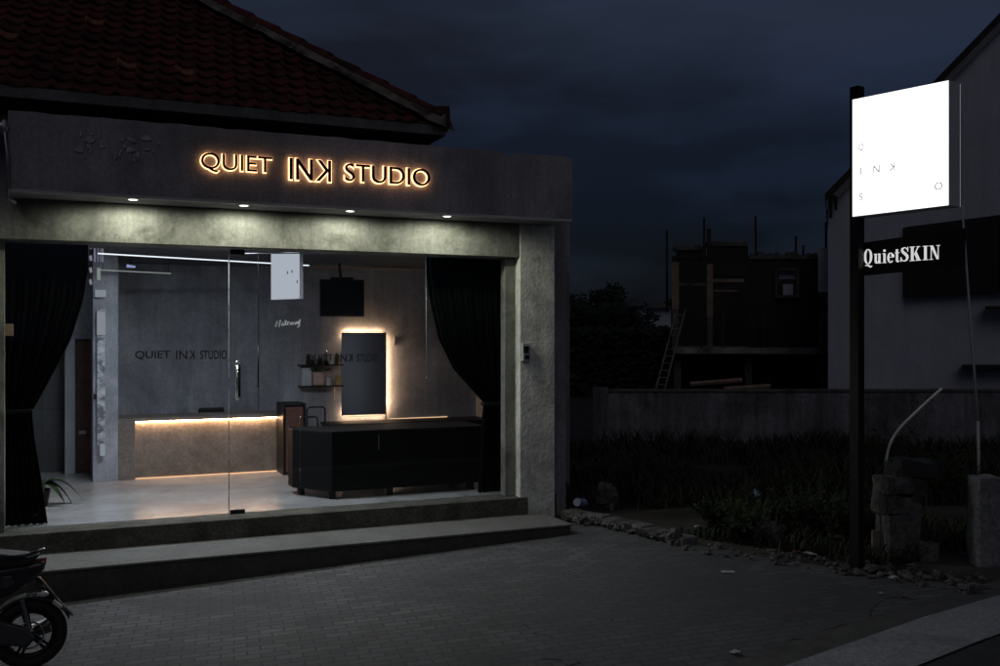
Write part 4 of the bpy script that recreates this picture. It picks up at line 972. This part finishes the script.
# pale gabled house right
zh = 19.0
gh = thing('gabled_house', Q(920, 440, zh), 'pale walled house with a dark gable roof edge at the right', 'house')
pts = [Q(828, 388, zh), Q(1290, 388, zh), Q(1290, 202, zh), Q(1059, -37, zh), Q(828, 202, zh)]
for p in pts[:2]: p.z = g0 - .1
HD = Q(838, 336, 1.0); HD.z = 0
MB().prism(pts, HD * 9).build('wall', M['housewall'], gh)
def slab(pa_, pb_, up0, up1, zc, depth, m, name):
    a = [Q(*p, zc) for p in (pa_, pb_)]
    MB().prism([a[0] + AZ * up0, a[1] + AZ * up0, a[1] + AZ * up1, a[0] + AZ * up1], HD * depth).build(name, m, gh)
slab((825, 205), (1059, -37), .05, .22, zh - .12, 9.3, M['darkwood'], 'roof'); slab((1303, 216), (1059, -37), .051, .22, zh - .35, 9.7, M['darkwood'], 'roof')
slab((826, 204), (1059, -37), -.13, .045, zh - .15, .06, mat('barge_board', (.14, .14, .15), .7), 'barge_board'); slab((1303, 216), (1059, -37), -.16, .044, zh - .38, .06, M['eave'], 'barge_board')
wn_ = MB().prism([Q(903, 297.5, zh - .02), Q(1120, 285, zh - .02), Q(1120, 200, zh - .02), Q(903, 228, zh - .02)], -FV * .22).build('awning', M['black'], gh)
MB().prism([Q(1000, 292.5, zh - .26), Q(1004, 292.3, zh - .26), Q(1004, 218, zh - .26), Q(1000, 218.6, zh - .26)], -FV * .04).build('awning_bracket', M['steel'], wn_)
bbox(962, 1040, 365, 369, zh - .4, .38).build('ledge', M['darkwood'], gh)
bbox(985, 1040, 306, 309, zh - .5, .48).build('ledge', M['darkwood'], gh)
MB().tube([Q(831, 218, zh - .2), Q(831, 198, zh - .2), Q(833, 196, zh - .2), Q(836, 197, zh - .2), Q(836, 210, zh - .2)], .03, 6).build('vent_pipe', M['black'], gh)
tp = MB().tube([Q(962, 205, 12.5), Q(966, 260, 12.5), Q(971, 330, 12.5), Q(978, 421, 12.5)], [.012, .014, .016, .02], 8)
pbase = Q(978, 421, 12.5); tp.tube([pbase, V((pbase.x + .02, pbase.y, gz(9) - .05))], .02, 8)
tag(tp.build('leaning_pole', M['greyp'], smooth=True), 'slender pale pole leaning upright in front of the gabled house', 'pole')
# distant houses
for (x0, x1, y0, y1, zc, nm, lb) in ((631, 646, 306, 326, 60, 'distant_house', 'tiny pale distant house left of the ladder'), (649, 671, 308, 328, 70, 'distant_house', 'tiny pale distant house directly behind the ladder top')):
    t = thing(nm, Q((x0 + x1) / 2, 340, zc), lb, 'house')
    bbox(x0, x1, y0, y1 + 20, zc, 6, zmin=g0).build('wall', M['housewall'], t)
    a, b_ = Q(x0 - 1, y0, zc - .5), Q(x1 + 1, y0, zc - .5); m_ = (a + b_) / 2 + AZ * (.6)
    MB().prism([a, b_, m_], FV * 7).build('roof', M['eave'], t)
    bbox(x0 + 4, x0 + 7, y0 + 6, y0 + 12, zc - .05, .05).build('window', M['black'], t)

# ------- trees
def leaf_crown(c, rx, ry, rz, n, size, seed):
    rnd = random.Random(seed); mb = MB(); cl = [(V((rnd.gauss(0, .42) * rx, rnd.gauss(0, .42) * ry, rnd.gauss(0, .38) * rz)), rnd.uniform(.25, .5)) for _ in range(16)]
    for k in range(n):
        o, r = cl[k % 16]; d = V((rnd.gauss(0, 1), rnd.gauss(0, 1), rnd.gauss(0, 1))).normalized() * (rnd.random() ** .4) * r
        p = V(c) + o + V((d.x * rx, d.y * ry, d.z * rz)); a = V((rnd.uniform(-1, 1), rnd.uniform(-1, 1), rnd.uniform(-.6, .6))).normalized(); e = a.orthogonal().normalized(); s = size * rnd.uniform(.5, 1.3)
        mb.add([p, p + a * s * .5 + e * s * .28, p + a * s, p + a * s * .5 - e * s * .28], [(0, 1, 2, 3)])
    return mb
for i, (px, pyt, zc, wid, lb) in enumerate(((580, 288, 42, 3.2, 'dark bushy tree right beside the shop pillar'), (603, 290, 46, 2.6, 'dark round tree second from the shop pillar'), (622, 299, 50, 2.8, 'low dark tree left of the two distant houses'), (656, 300, 95, 6.0, 'wide dark treetop rising behind the distant houses'))):
    b_ = Q(px, 336, zc); b_.z = g0; top = CAMZ + (HOR - pyt) * zc / F; t = thing('tree', b_, lb, 'tree', 'dark trees beyond the vacant lot')
    hh = top - g0
    MB().tube([b_, b_ + V((.1, 0, hh * .4)), b_ + V((-.1, .1, hh * .8))], [.18, .13, .05], 8).build('trunk', M['bark'], t)
    leaf_crown((b_.x, b_.y, g0 + hh * .60), wid * .62, wid * .62, hh * .34, 2600, .32 * zc / 45, 50 + i).build('crown', M['leaf_far'], t)

# hedge mass hiding the feet of the distant houses
hb = Q(620, 336, 33); hb.z = g0; hg = thing('hedge', hb, 'long dark hedge running behind the wall below the distant houses', 'hedge')
rnd = random.Random(77); hm = MB()
for k in range(9000):
    px = rnd.uniform(556, 676); zc = 33 + rnd.uniform(-.8, .8); top = CAMZ + (HOR - 329 - 3 * noise.noise(V((px * .09, 1, 1)))) * 33 / F
    p = Q(px, 336, zc); p.z = g0 + (top - g0) * rnd.random() ** .7; a = V((rnd.uniform(-1, 1), rnd.uniform(-1, 1), rnd.uniform(-.6, .6))).normalized(); e = a.orthogonal().normalized(); sz = rnd.uniform(.12, .3)
    hm.add([p, p + a * sz * .5 + e * sz * .3, p + a * sz, p + a * sz * .5 - e * sz * .3], [(0, 1, 2, 3)])
hm.build('foliage', M['leaf_far'], hg)
# ------- vacant lot: grass
random.seed(21); gr = MB()
def lot_edge(y): return 5.2 if y > 8.9 else 5.02 + (8.9 - y) / 2.45 + .15
for k in range(26000):
    zc = 8.2 + (random.random() ** 1.3) * 8.5; px = random.uniform(560, 1060); p = Q(px, 336, zc)
    if p.x < lot_edge(p.y) + .25 or p.y < road_y(p.x) + 1.0: continue
    dn = noise.noise(V((p.x * .5, p.y * .5, 0)))
    if dn < -.25: continue
    h = random.uniform(.06, .30) * (1 + dn * 1.2) * (.5 if p.x < lot_edge(p.y) + .9 else 1.2); a = random.uniform(0, 2 * pi); w = .006 + zc * .0008
    d = V((cos(a), sin(a), 0)); e = V((-d.y, d.x, 0)); b_ = V((p.x, p.y, gz(p.x) - .03))
    gr.add([b_ - e * w, b_ + e * w, b_ + d * h * .3 + AZ * h * .7 + e * w * .6, b_ + d * h * .3 + AZ * h * .7 - e * w * .6, b_ + d * h * .75 + AZ * h], [(0, 1, 2, 3), (3, 2, 4)])
tag(gr.build('grass', M['grass']), 'dark overgrown grass covering the vacant lot', 'grass', kind='stuff')
# shrubs
def shrub(px, py, w, h, seed, lb):
    b_ = G(px, py); t = thing('shrub', b_, lb, 'shrub', 'weedy shrubs on the vacant lot'); rnd = random.Random(seed)
    s_ = MB(); l_ = MB()
    for k in range(22):
        a = rnd.uniform(0, 2 * pi); ln = rnd.uniform(.5, 1.0); tip = b_ + V((cos(a) * w * ln * .9, sin(a) * w * ln * .9, h * rnd.uniform(.45, 1.0))); mid = b_.lerp(tip, .5) + AZ * h * .14
        s_.tube([b_, mid, tip], [.008, .006, .003], 5)
        for j in range(20):
            q = (b_.lerp(mid, (j / 20) * 2) if j < 10 else mid.lerp(tip, (j - 10) / 10)) + V((rnd.gauss(0, .03), rnd.gauss(0, .03), rnd.gauss(0, .03)))
            dd = V((rnd.uniform(-1, 1), rnd.uniform(-1, 1), rnd.uniform(-.2, .8))).normalized(); e = dd.orthogonal().normalized(); sz = rnd.uniform(.04, .085)
            l_.add([q, q + dd * sz * .5 + e * sz * .27, q + dd * sz, q + dd * sz * .5 - e * sz * .27], [(0, 1, 2, 3)])
    s_.build('stems', M['bark'], t); l_.build('leaves', M['leaf'], t)
shrub(742, 540, .28, .38, 1, 'leafy weed left of the rubbish pile on the lot')
shrub(800, 535, .34, .50, 2, 'largest dark weed right of the rubbish pile on the lot')
shrub(715, 532, .25, .40, 3, 'small weed nearest the stone border end')
shrub(940, 500, .5, .7, 4, 'dark weed between the broken column and the concrete post')
shrub(838, 545, .3, .5, 5, 'low weed just left of the sign pole')
shrub(640, 490, .5, .6, 6, 'dark weed in the shadow near the shop side wall')
shrub(890, 480, .5, .8, 8, 'dark weed growing behind the broken column')

# ------- stone border, stones, litter
def rock(seed, m, name='stone'):
    mb = MB().blob((0, 0, 0), 1, .8, .6, 12, 8, rough=.35, seed=seed)
    return mb
bo = thing('stone_border', G(625, 532), 'low crumbling mortared stone border from the shop pillar along the paving', 'border')
rnd = random.Random(4); line = [G(566, 522), G(600, 527), G(640, 536), G(681, 547)]
bm1 = MB(); bm2 = MB()
for i in range(3):
    a, b_ = line[i], line[i + 1]; d = (b_ - a).normalized(); n_ = V((-d.y, d.x, 0))
    bm1.prism([a - AZ * .05 + n_ * .02, b_ - AZ * .05 + n_ * .02, b_ - AZ * .05 + n_ * .22, a - AZ * .05 + n_ * .22], (0, 0, .155 - .012 * i))
    for k in range(9):
        q = a.lerp(b_, (k + rnd.random() * .6) / 9) + n_ * .02
        bm2.blob((q.x, q.y, q.z + .02 + rnd.random() * .05), .04 + rnd.random() * .045, .035, .025 + rnd.random() * .025, 7, 4, .6, rnd.random() * 50)
e_ = line[-1] + V((0, .12, .04)); bm2.blob(tuple(e_), .07, .08, .11, 12, 8, .3, 3)
bm1.build('mortar_bed', M['stump'], bo, bevel=.02); bm2.build('set_stones', M['stone'], bo)
meshes = []
for k in range(7):
    o = MB().blob((0, 0, 0), 1, .8, .55, 9, 6, .4, k * 3.7).build('stone', M['stone']); meshes.append(o)
rnd = random.Random(8); cnt = 0
for k in range(120):
    t = rnd.random()
    pxx = 684 + 300 * t; pyy = 548 + 40 * t + rnd.uniform(-9, 5) * (.7 + .8 * t)
    p = G(pxx, pyy); s = rnd.uniform(.012, .035) * (1.6 if rnd.random() < .15 else 1) * (1 + .5 * t)
    if k < len(meshes): o = meshes[k]
    else: o = meshes[k % 7].copy(); COL.objects.link(o)
    o.location = (p.x, p.y, p.z + s * .3); o.scale = (s, s, s); o.rotation_euler = (rnd.uniform(-.3, .3), rnd.uniform(-.3, .3), rnd.uniform(0, 6))
    where = ('between the stone border and the weeds' if pxx < 790 else 'around the foot of the black sign pole' if pxx < 890 else 'in front of the broken column and concrete post')
    tag(o, 'loose grey stone ' + where, 'stone', 'loose stones ' + where)
# bigger rock behind border, block near pillar
o = MB().blob((0, 0, 0), .15, .12, .16, 10, 7, .35, 12).build('boulder', M['stone']); p = G(605, 506); o.location = (p.x, p.y, p.z + .09)
tag(o, 'grey angular boulder in the dark behind the stone border', 'rock')
o = MB().box(-.12, .12, -.07, .07, 0, .11).build('broken_block', M['stone'], bevel=.015); p = G(571, 521); o.location = (p.x + .05, p.y + .05, p.z); o.rotation_euler = (0, 0, .3)
tag(o, 'broken concrete block against the foot of the shop pillar', 'block')
o = MB().tube([(-.09, 0, .05), (.09, 0, .05)], .045, 12).build('drink_can', M['blueplastic']); p = G(583, 519); o.location = (p.x, p.y + .1, p.z + .12); o.rotation_euler = (.4, .2, .6)
tag(o, 'blue grey plastic tub lying on the border near the pillar', 'tub')
def litter(px, py, w, h, m, lb, cat='litter', lift=.0, seed=0, name='litter_scrap'):
    rnd = random.Random(seed); n = 6; vs = []
    for j in range(n):
        for i in range(n):
            x = (i / (n - 1) - .5) * w; y = (j / (n - 1) - .5) * w * .7; vs.append((x, y, .5 * h * (1 + 1.6 * noise.noise(V((x * 14, y * 14, seed))))))
    o = MB().add(vs, [(j * n + i, j * n + i + 1, (j + 1) * n + i + 1, (j + 1) * n + i) for j in range(n - 1) for i in range(n - 1)]).build(name, m)
    o.modifiers.new('solid', 'SOLIDIFY').thickness = .003; o.scale = (.7, .7, .9)
    p = G(px, py); o.location = (p.x, p.y, p.z + .01 + lift); o.rotation_euler = (0, 0, rnd.uniform(0, 6)); tag(o, lb, cat)
litter(697, 534, .10, .03, M['paper'], 'white scrap of paper at the far end of the stone border', seed=1, lift=.06)
litter(712, 524, .09, .12, M['plank'], 'pointed brown scrap standing among weeds past the border', seed=2, lift=.02)
litter(757, 512, .16, .14, M['blueplastic'], 'blue grey plastic bag atop the rubbish pile', seed=3, lift=.14, cat='bag', name='plastic_bag')
litter(772, 506, .14, .06, M['paper'], 'crumpled pale paper at the right of the rubbish pile', seed=4, lift=.16)
litter(756, 532, .12, .03, M['paper'], 'flat white scrap at the foot of the rubbish pile', seed=5, lift=.05)
litter(810, 555, .16, .02, M['paper'], 'long white scrap on the paving edge left of the sign pole', seed=6)
litter(797, 553, .10, .02, M['redplastic'], 'faded red scrap beside the long white scrap', seed=7)
litter(735, 655, .10, .03, M['paper'], 'crumpled white litter on the paving near the footpath', seed=8)
litter(893, 579, .10, .02, M['paper'], 'bright scrap of paper on the paving right of the sign pole', seed=9)
litter(880, 595, .07, .015, M['blueplastic'], 'small bluish scrap on the paving below the sign pole', seed=10)
litter(728, 573, .16, .006, M['paper'], 'thin pale streak of torn paper flat on the dark patch', seed=11)
pile = MB(); rnd = random.Random(9); pb_ = G(765, 535)
for k in range(40):
    a = rnd.uniform(0, 2 * pi); r = rnd.random() ** .6 * .32; pile.blob((pb_.x + cos(a) * r, pb_.y + sin(a) * r * .8, pb_.z + .02 + (.32 - r) * .55 * rnd.random()), .06 + rnd.random() * .04, .05, .04, 8, 5, .4, k)
tag(pile.build('rubbish_pile', M['stump']), 'low heap of dark rubble and rubbish among weeds on the lot', 'heap')

# ------- broken column, cap, board, post, bent pipe
def rough_box(cx_, cy_, hx, hy, z0, z1, rot, seed, m, name, parent, top=.03, nn=10):
    mb = MB(); rows = nn; seg = 28; vs = []; fs = []
    for j in range(rows + 1):
        t = j / rows; z = z0 + (z1 - z0) * t
        for i in range(seg):
            a = 2 * pi * i / seg; c_, s_ = cos(a), sin(a); k = 1 / max(abs(c_), abs(s_)); k = min(k, 1.32)
            r = 1 + .10 * noise.noise(V((c_ * 2 + seed, s_ * 2, z * 5))) + .05 * noise.noise(V((c_ * 6 + seed, s_ * 6, z * 14)))
            x, y = c_ * k * hx * r, s_ * k * hy * r
            zz = z + (top * noise.noise(V((x * 12, y * 12, seed))) * 2 if j == rows else 0)
            vs.append((cx_ + x * cos(rot) - y * sin(rot), cy_ + x * sin(rot) + y * cos(rot), zz))
    fs = [(j * seg + i, j * seg + (i + 1) % seg, (j + 1) * seg + (i + 1) % seg, (j + 1) * seg + i) for j in range(rows) for i in range(seg)] + [tuple(range(rows * seg, (rows + 1) * seg))]
    return mb.add(vs, fs).build(name, m, parent)
bcl = thing('broken_column', G(912, 560), 'stubby broken concrete column pair topped by a dark slab', 'column')
p1 = G(896, 557); p2 = G(922, 556); zs = lambda py, p: CAMZ + (HOR - py) * p.dot(FV) / F
for (px_, w_, y0_, y1_, dy, rt, sd_) in ((894, .085, 557, 514, .05, -.28, 1), (916, .085, 556, 512, .10, -.45, 5), (903, .19, 513, 494, .09, -.33, 9), (899, .155, 493, 477, .07, -.22, 14), (926, .075, 495, 480, .12, -.5, 17)):
    q = G(px_, 557); rough_box(q.x, q.y + dy, w_, .12, (gz(6) - .05) if y0_ > 550 else zs(y0_, q), zs(y1_, q), rt, sd_, M['stump'], 'block', bcl, nn=6)
rough_box(p2.x - .02, p2.y + .1, .20, .15, zs(476, p2), zs(460, p2), -.36, 9, mat('black_slab', (.018, .018, .02), .8), 'cap_slab', bcl, nn=3)
rough_box(p2.x + .03, p2.y + .0, .10, .09, gz(6) - .05, zs(541, p2), -.3, 13, M['stone'], 'rubble_base', bcl)
cp = G(990, 562)
rough_box(cp.x, cp.y + .05, .115, .11, gz(6) - .05, zs(478, cp), -.45, 22, M['postc'], 'tmp_post', None, top=.012)
o = bpy.data.objects['tmp_post']; o.name = 'concrete_post'; tag(o, 'pale square concrete post at the right edge of the photo', 'post')
bp = G(884, 556); bp.y -= .02
o = MB().obox(V((bp.x, bp.y, zs(543, bp))), RV, FV, AZ, .125, .02, .115).build('muddy_board', M['plank'], bevel=.004)
tag(o, 'muddy brown board propped against the broken column beside the sign pole', 'board')
pz = 8.35
pts = [Q(881, 528, pz), Q(880.5, 500, pz), Q(884, 474, pz), Q(886.5, 458, pz), Q(890, 444, pz), Q(899, 429, pz), Q(914, 414, pz), Q(930, 399, pz), Q(942, 388.5, pz)]
sm_ = []
for i in range(len(pts) - 1):
    p0, p1_, p2_, p3 = pts[max(i - 1, 0)], pts[i], pts[i + 1], pts[min(i + 2, len(pts) - 1)]
    for k in range(4):
        t = k / 4; sm_.append(.5 * ((2 * p1_) + (-p0 + p2_) * t + (2 * p0 - 5 * p1_ + 4 * p2_ - p3) * t * t + (-p0 + 3 * p1_ - 3 * p2_ + p3) * t ** 3))
sm_.append(pts[-1]); base_ = Q(881, 560, pz); base_.z = gz(6) - .03
pp_ = thing('bent_pipe', base_, 'white plastic pipe bending up and right behind the broken column', 'pipe')
k0 = 11
MB().tube(sm_[k0:], .0115, 10).build('upper_pipe', M['pvc'], pp_, smooth=True)
MB().tube([base_] + sm_[:k0 + 1], .009, 10).build('lower_pipe', mat('dirty_pipe', (.13, .12, .10), .8), pp_, smooth=True)

# ================================================================== SCOOTER (rear half in view)
sx, sy = -.245, 7.15; sg = gz(-.25); wr = .228
scoot = thing('motor_scooter', (sx - .6, sy, sg), 'black motor scooter parked at the lower left, rear wheel in view', 'scooter')
def SP(px, py, yy=None):
    yy = sy if yy is None else yy; return V((PX(px, yy), yy, PZ(px, py, yy)))
def wheel(cx_, name='wheel'):
    c = V((cx_, sy, sg + wr + .0))
    w_ = MB().ring(c, AY, wr - .038, .040, 48, 14, sq=1.15).build('wheel', M['rubber'], scoot, smooth=True)
    MB().ring(c, AY, wr - .083, .012, 40, 8, sq=2.6).build('rim', M['rim'], w_, smooth=True)
    s_ = MB()
    for k in range(5):
        a = 2 * pi * k / 5 + .5
        for da in (-.11, .11):
            d0 = V((cos(a + da * 2.4), 0, sin(a + da * 2.4))); d1 = V((cos(a + da), 0, sin(a + da)))
            s_.tube([c + d0 * .035, c + d1 * (wr - .085)], [.013, .009], 6)
    s_.tube([c - AY * .06, c + AY * .06], .035, 16); s_.build('spokes', M['rim'], w_)
    MB().ring(c - AY * .045, AY, .085, .006, 30, 6, sq=.6).build('brake_disc', M['steel'], w_, smooth=True)
    return c
rw = wheel(sx); fw = wheel(sx - 1.24)
def solid(pts, w, name, m, bev=.02, seg=3, yc=0, parent=scoot):
    return MB().prism([V((x, sy + yc - w / 2, z)) for x, z in pts], (0, w, 0)).build(name, m, parent, bevel=bev, seg=seg, smooth=False)
def S2(lst, yy=None): return [(SP(x, y).x, SP(x, y).z) for x, y in lst]
# seat, tail and body from the photo's outline continued to the front
xo = sx; zo = sg
solid(S2([(-70, 556), (-20, 549), (10, 552), (30, 554), (42, 551), (30, 563), (-10, 568), (-60, 574)]), .20, 'seat', M['seatv'], .022, 4)
body = solid(S2([(-75, 575), (-10, 568), (30, 562), (46, 559), (42, 571), (30, 581), (12, 592), (-12, 600), (-70, 606)]), .17, 'rear_body', M['bikeblack'], .025, 4)
rail = MB().tube([SP(5, 558, sy - .11), SP(28, 555, sy - .11), SP(44, 549, sy - .06), SP(44, 549, sy + .06), SP(28, 555, sy + .11)], .011, 8).build('grab_rail', M['bikeblack'], scoot, smooth=True)
MB().prism([SP(38, 562, sy - .05), SP(47, 560, sy - .05), SP(44, 570, sy - .05), SP(36, 575, sy - .05)], (0, .10, 0)).build('tail_light', M['redlens'], scoot, bevel=.008)
MB().prism([SP(2, 577, sy - .098), SP(12, 576, sy - .098), SP(16, 583, sy - .098), SP(6, 590, sy - .098), SP(0, 586, sy - .098)], (0, .012, 0)).build('side_panel', M['bikegrey'], body, bevel=.004)
# mudguard with lens and flap
mg = MB()
for i in range(9):
    a0_, a1_ = rad(20 + i * 15), rad(20 + (i + 1) * 15); r = wr + .022; c = rw
    p = [c + V((cos(a) * rr, 0, sin(a) * rr)) for a in (a0_, a1_) for rr in (r, r + .008)]
    mg.prism([V((p[0].x, sy - .06, p[0].z)), V((p[2].x, sy - .06, p[2].z)), V((p[3].x, sy - .06, p[3].z)), V((p[1].x, sy - .06, p[1].z))], (0, .12, 0))
mg.build('mudguard', M['bikeblack'], scoot)
MB().prism([SP(32, 577, sy - .03), SP(40, 578, sy - .03), SP(61, 603, sy - .03), SP(74, 617, sy - .03), (SP(56, 607, sy - .03))], (0, .06, 0)).build('plate_bracket', M['bikeblack'], scoot, bevel=.005)
MB().obox(SP(57, 604, sy - .045), V((.72, 0, -.69)), AY, V((.69, 0, .72)), .034, .018, .012).build('reflector', M['amber'], scoot, bevel=.004)
MB().obox(SP(43, 590, sy + .05), V((.66, 0, -.75)), AY, V((.75, 0, .66)), .07, .006, .012).build('indicator_stem', M['bikegrey'], scoot)
MB().blob(SP(44, 594, sy - .13), .03, .022, .02).build('indicator', M['amber'], scoot, smooth=True)
MB().tube([SP(40, 588, sy - .02), SP(44, 594, sy - .11)], .008, 6).build('indicator_stem', M['bikeblack'], scoot)
# shock, swing arm, engine, exhaust
MB().tube([SP(22, 600, sy - .09), SP(30, 630, sy - .09)], .014, 8).build('shock_absorber', M['steel'], scoot)
solid(S2([(-62, 618), (-10, 614), (28, 624), (36, 634), (28, 643), (-15, 640), (-62, 640)]), .05, 'engine_case', M['bikegrey'], .015, 3, yc=-.085)
solid(S2([(-120, 600), (-62, 606), (-40, 640), (-62, 655), (-110, 652)]), .16, 'engine', M['bikeblack'], .03, 3)
ex = MB().tube([V((xo - .55, sy + .10, zo + .15)), V((xo - .2, sy + .11, zo + .16)), V((xo + .12, sy + .12, zo + .24))], [.02, .045, .05], 14); ex.build('exhaust', M['bikegrey'], scoot, smooth=True)
solid([(xo - 1.0, zo + .26), (xo - .45, zo + .26), (xo - .40, zo + .40), (xo - .95, zo + .34)], .28, 'footboard', M['bikeblack'], .02)
solid([(xo - 1.10, zo + .28), (xo - .96, zo + .30), (xo - 1.0, zo + .92), (xo - 1.06, zo + .96)], .36, 'leg_shield', M['bikeblack'], .04, 4)
solid([(xo - 1.22, zo + .80), (xo - 1.0, zo + .84), (xo - .98, zo + 1.0), (xo - 1.1, zo + 1.02)], .22, 'front_cowl', M['bikeblack'], .04, 4)
MB().blob((xo - 1.18, sy, zo + .9), .06, .09, .05).build('headlight', M['amber'], scoot, smooth=True)
MB().tube([(xo - 1.0, sy - .34, zo + 1.0), (xo - 1.04, sy - .1, zo + 1.03), (xo - 1.04, sy + .1, zo + 1.03), (xo - 1.0, sy + .34, zo + 1.0)], .014, 10).build('handlebar', M['bikeblack'], scoot, smooth=True)
for s in (-1, 1):
    MB().tube([(xo - 1.03, sy + s * .2, zo + 1.03), (xo - 1.05, sy + s * .26, zo + 1.2)], .006, 6).build('mirror_stem', M['steel'], scoot)
    MB().blob((xo - 1.05, sy + s * .28, zo + 1.23), .012, .055, .035).build('wing_mirror', M['bikeblack'], scoot, smooth=True)
    MB().tube([fw + AY * s * .075, V((xo - 1.08, sy + s * .06, zo + .72))], .016, 8).build('fork', M['steel'], scoot)
mg = MB()
for i in range(8):
    a0_, a1_ = rad(25 + i * 16), rad(25 + (i + 1) * 16); r = wr + .02
    p = [fw + V((cos(a) * rr, 0, sin(a) * rr)) for a in (a0_, a1_) for rr in (r, r + .008)]
    mg.prism([V((p[0].x, sy - .06, p[0].z)), V((p[2].x, sy - .06, p[2].z)), V((p[3].x, sy - .06, p[3].z)), V((p[1].x, sy - .06, p[1].z))], (0, .12, 0))
mg.build('mudguard', M['bikeblack'], scoot)
MB().tube([(xo - .3, sy - .1, zo + .2), (xo - .35, sy - .26, zo + .004)], .010, 8).build('kickstand', M['steel'], scoot)
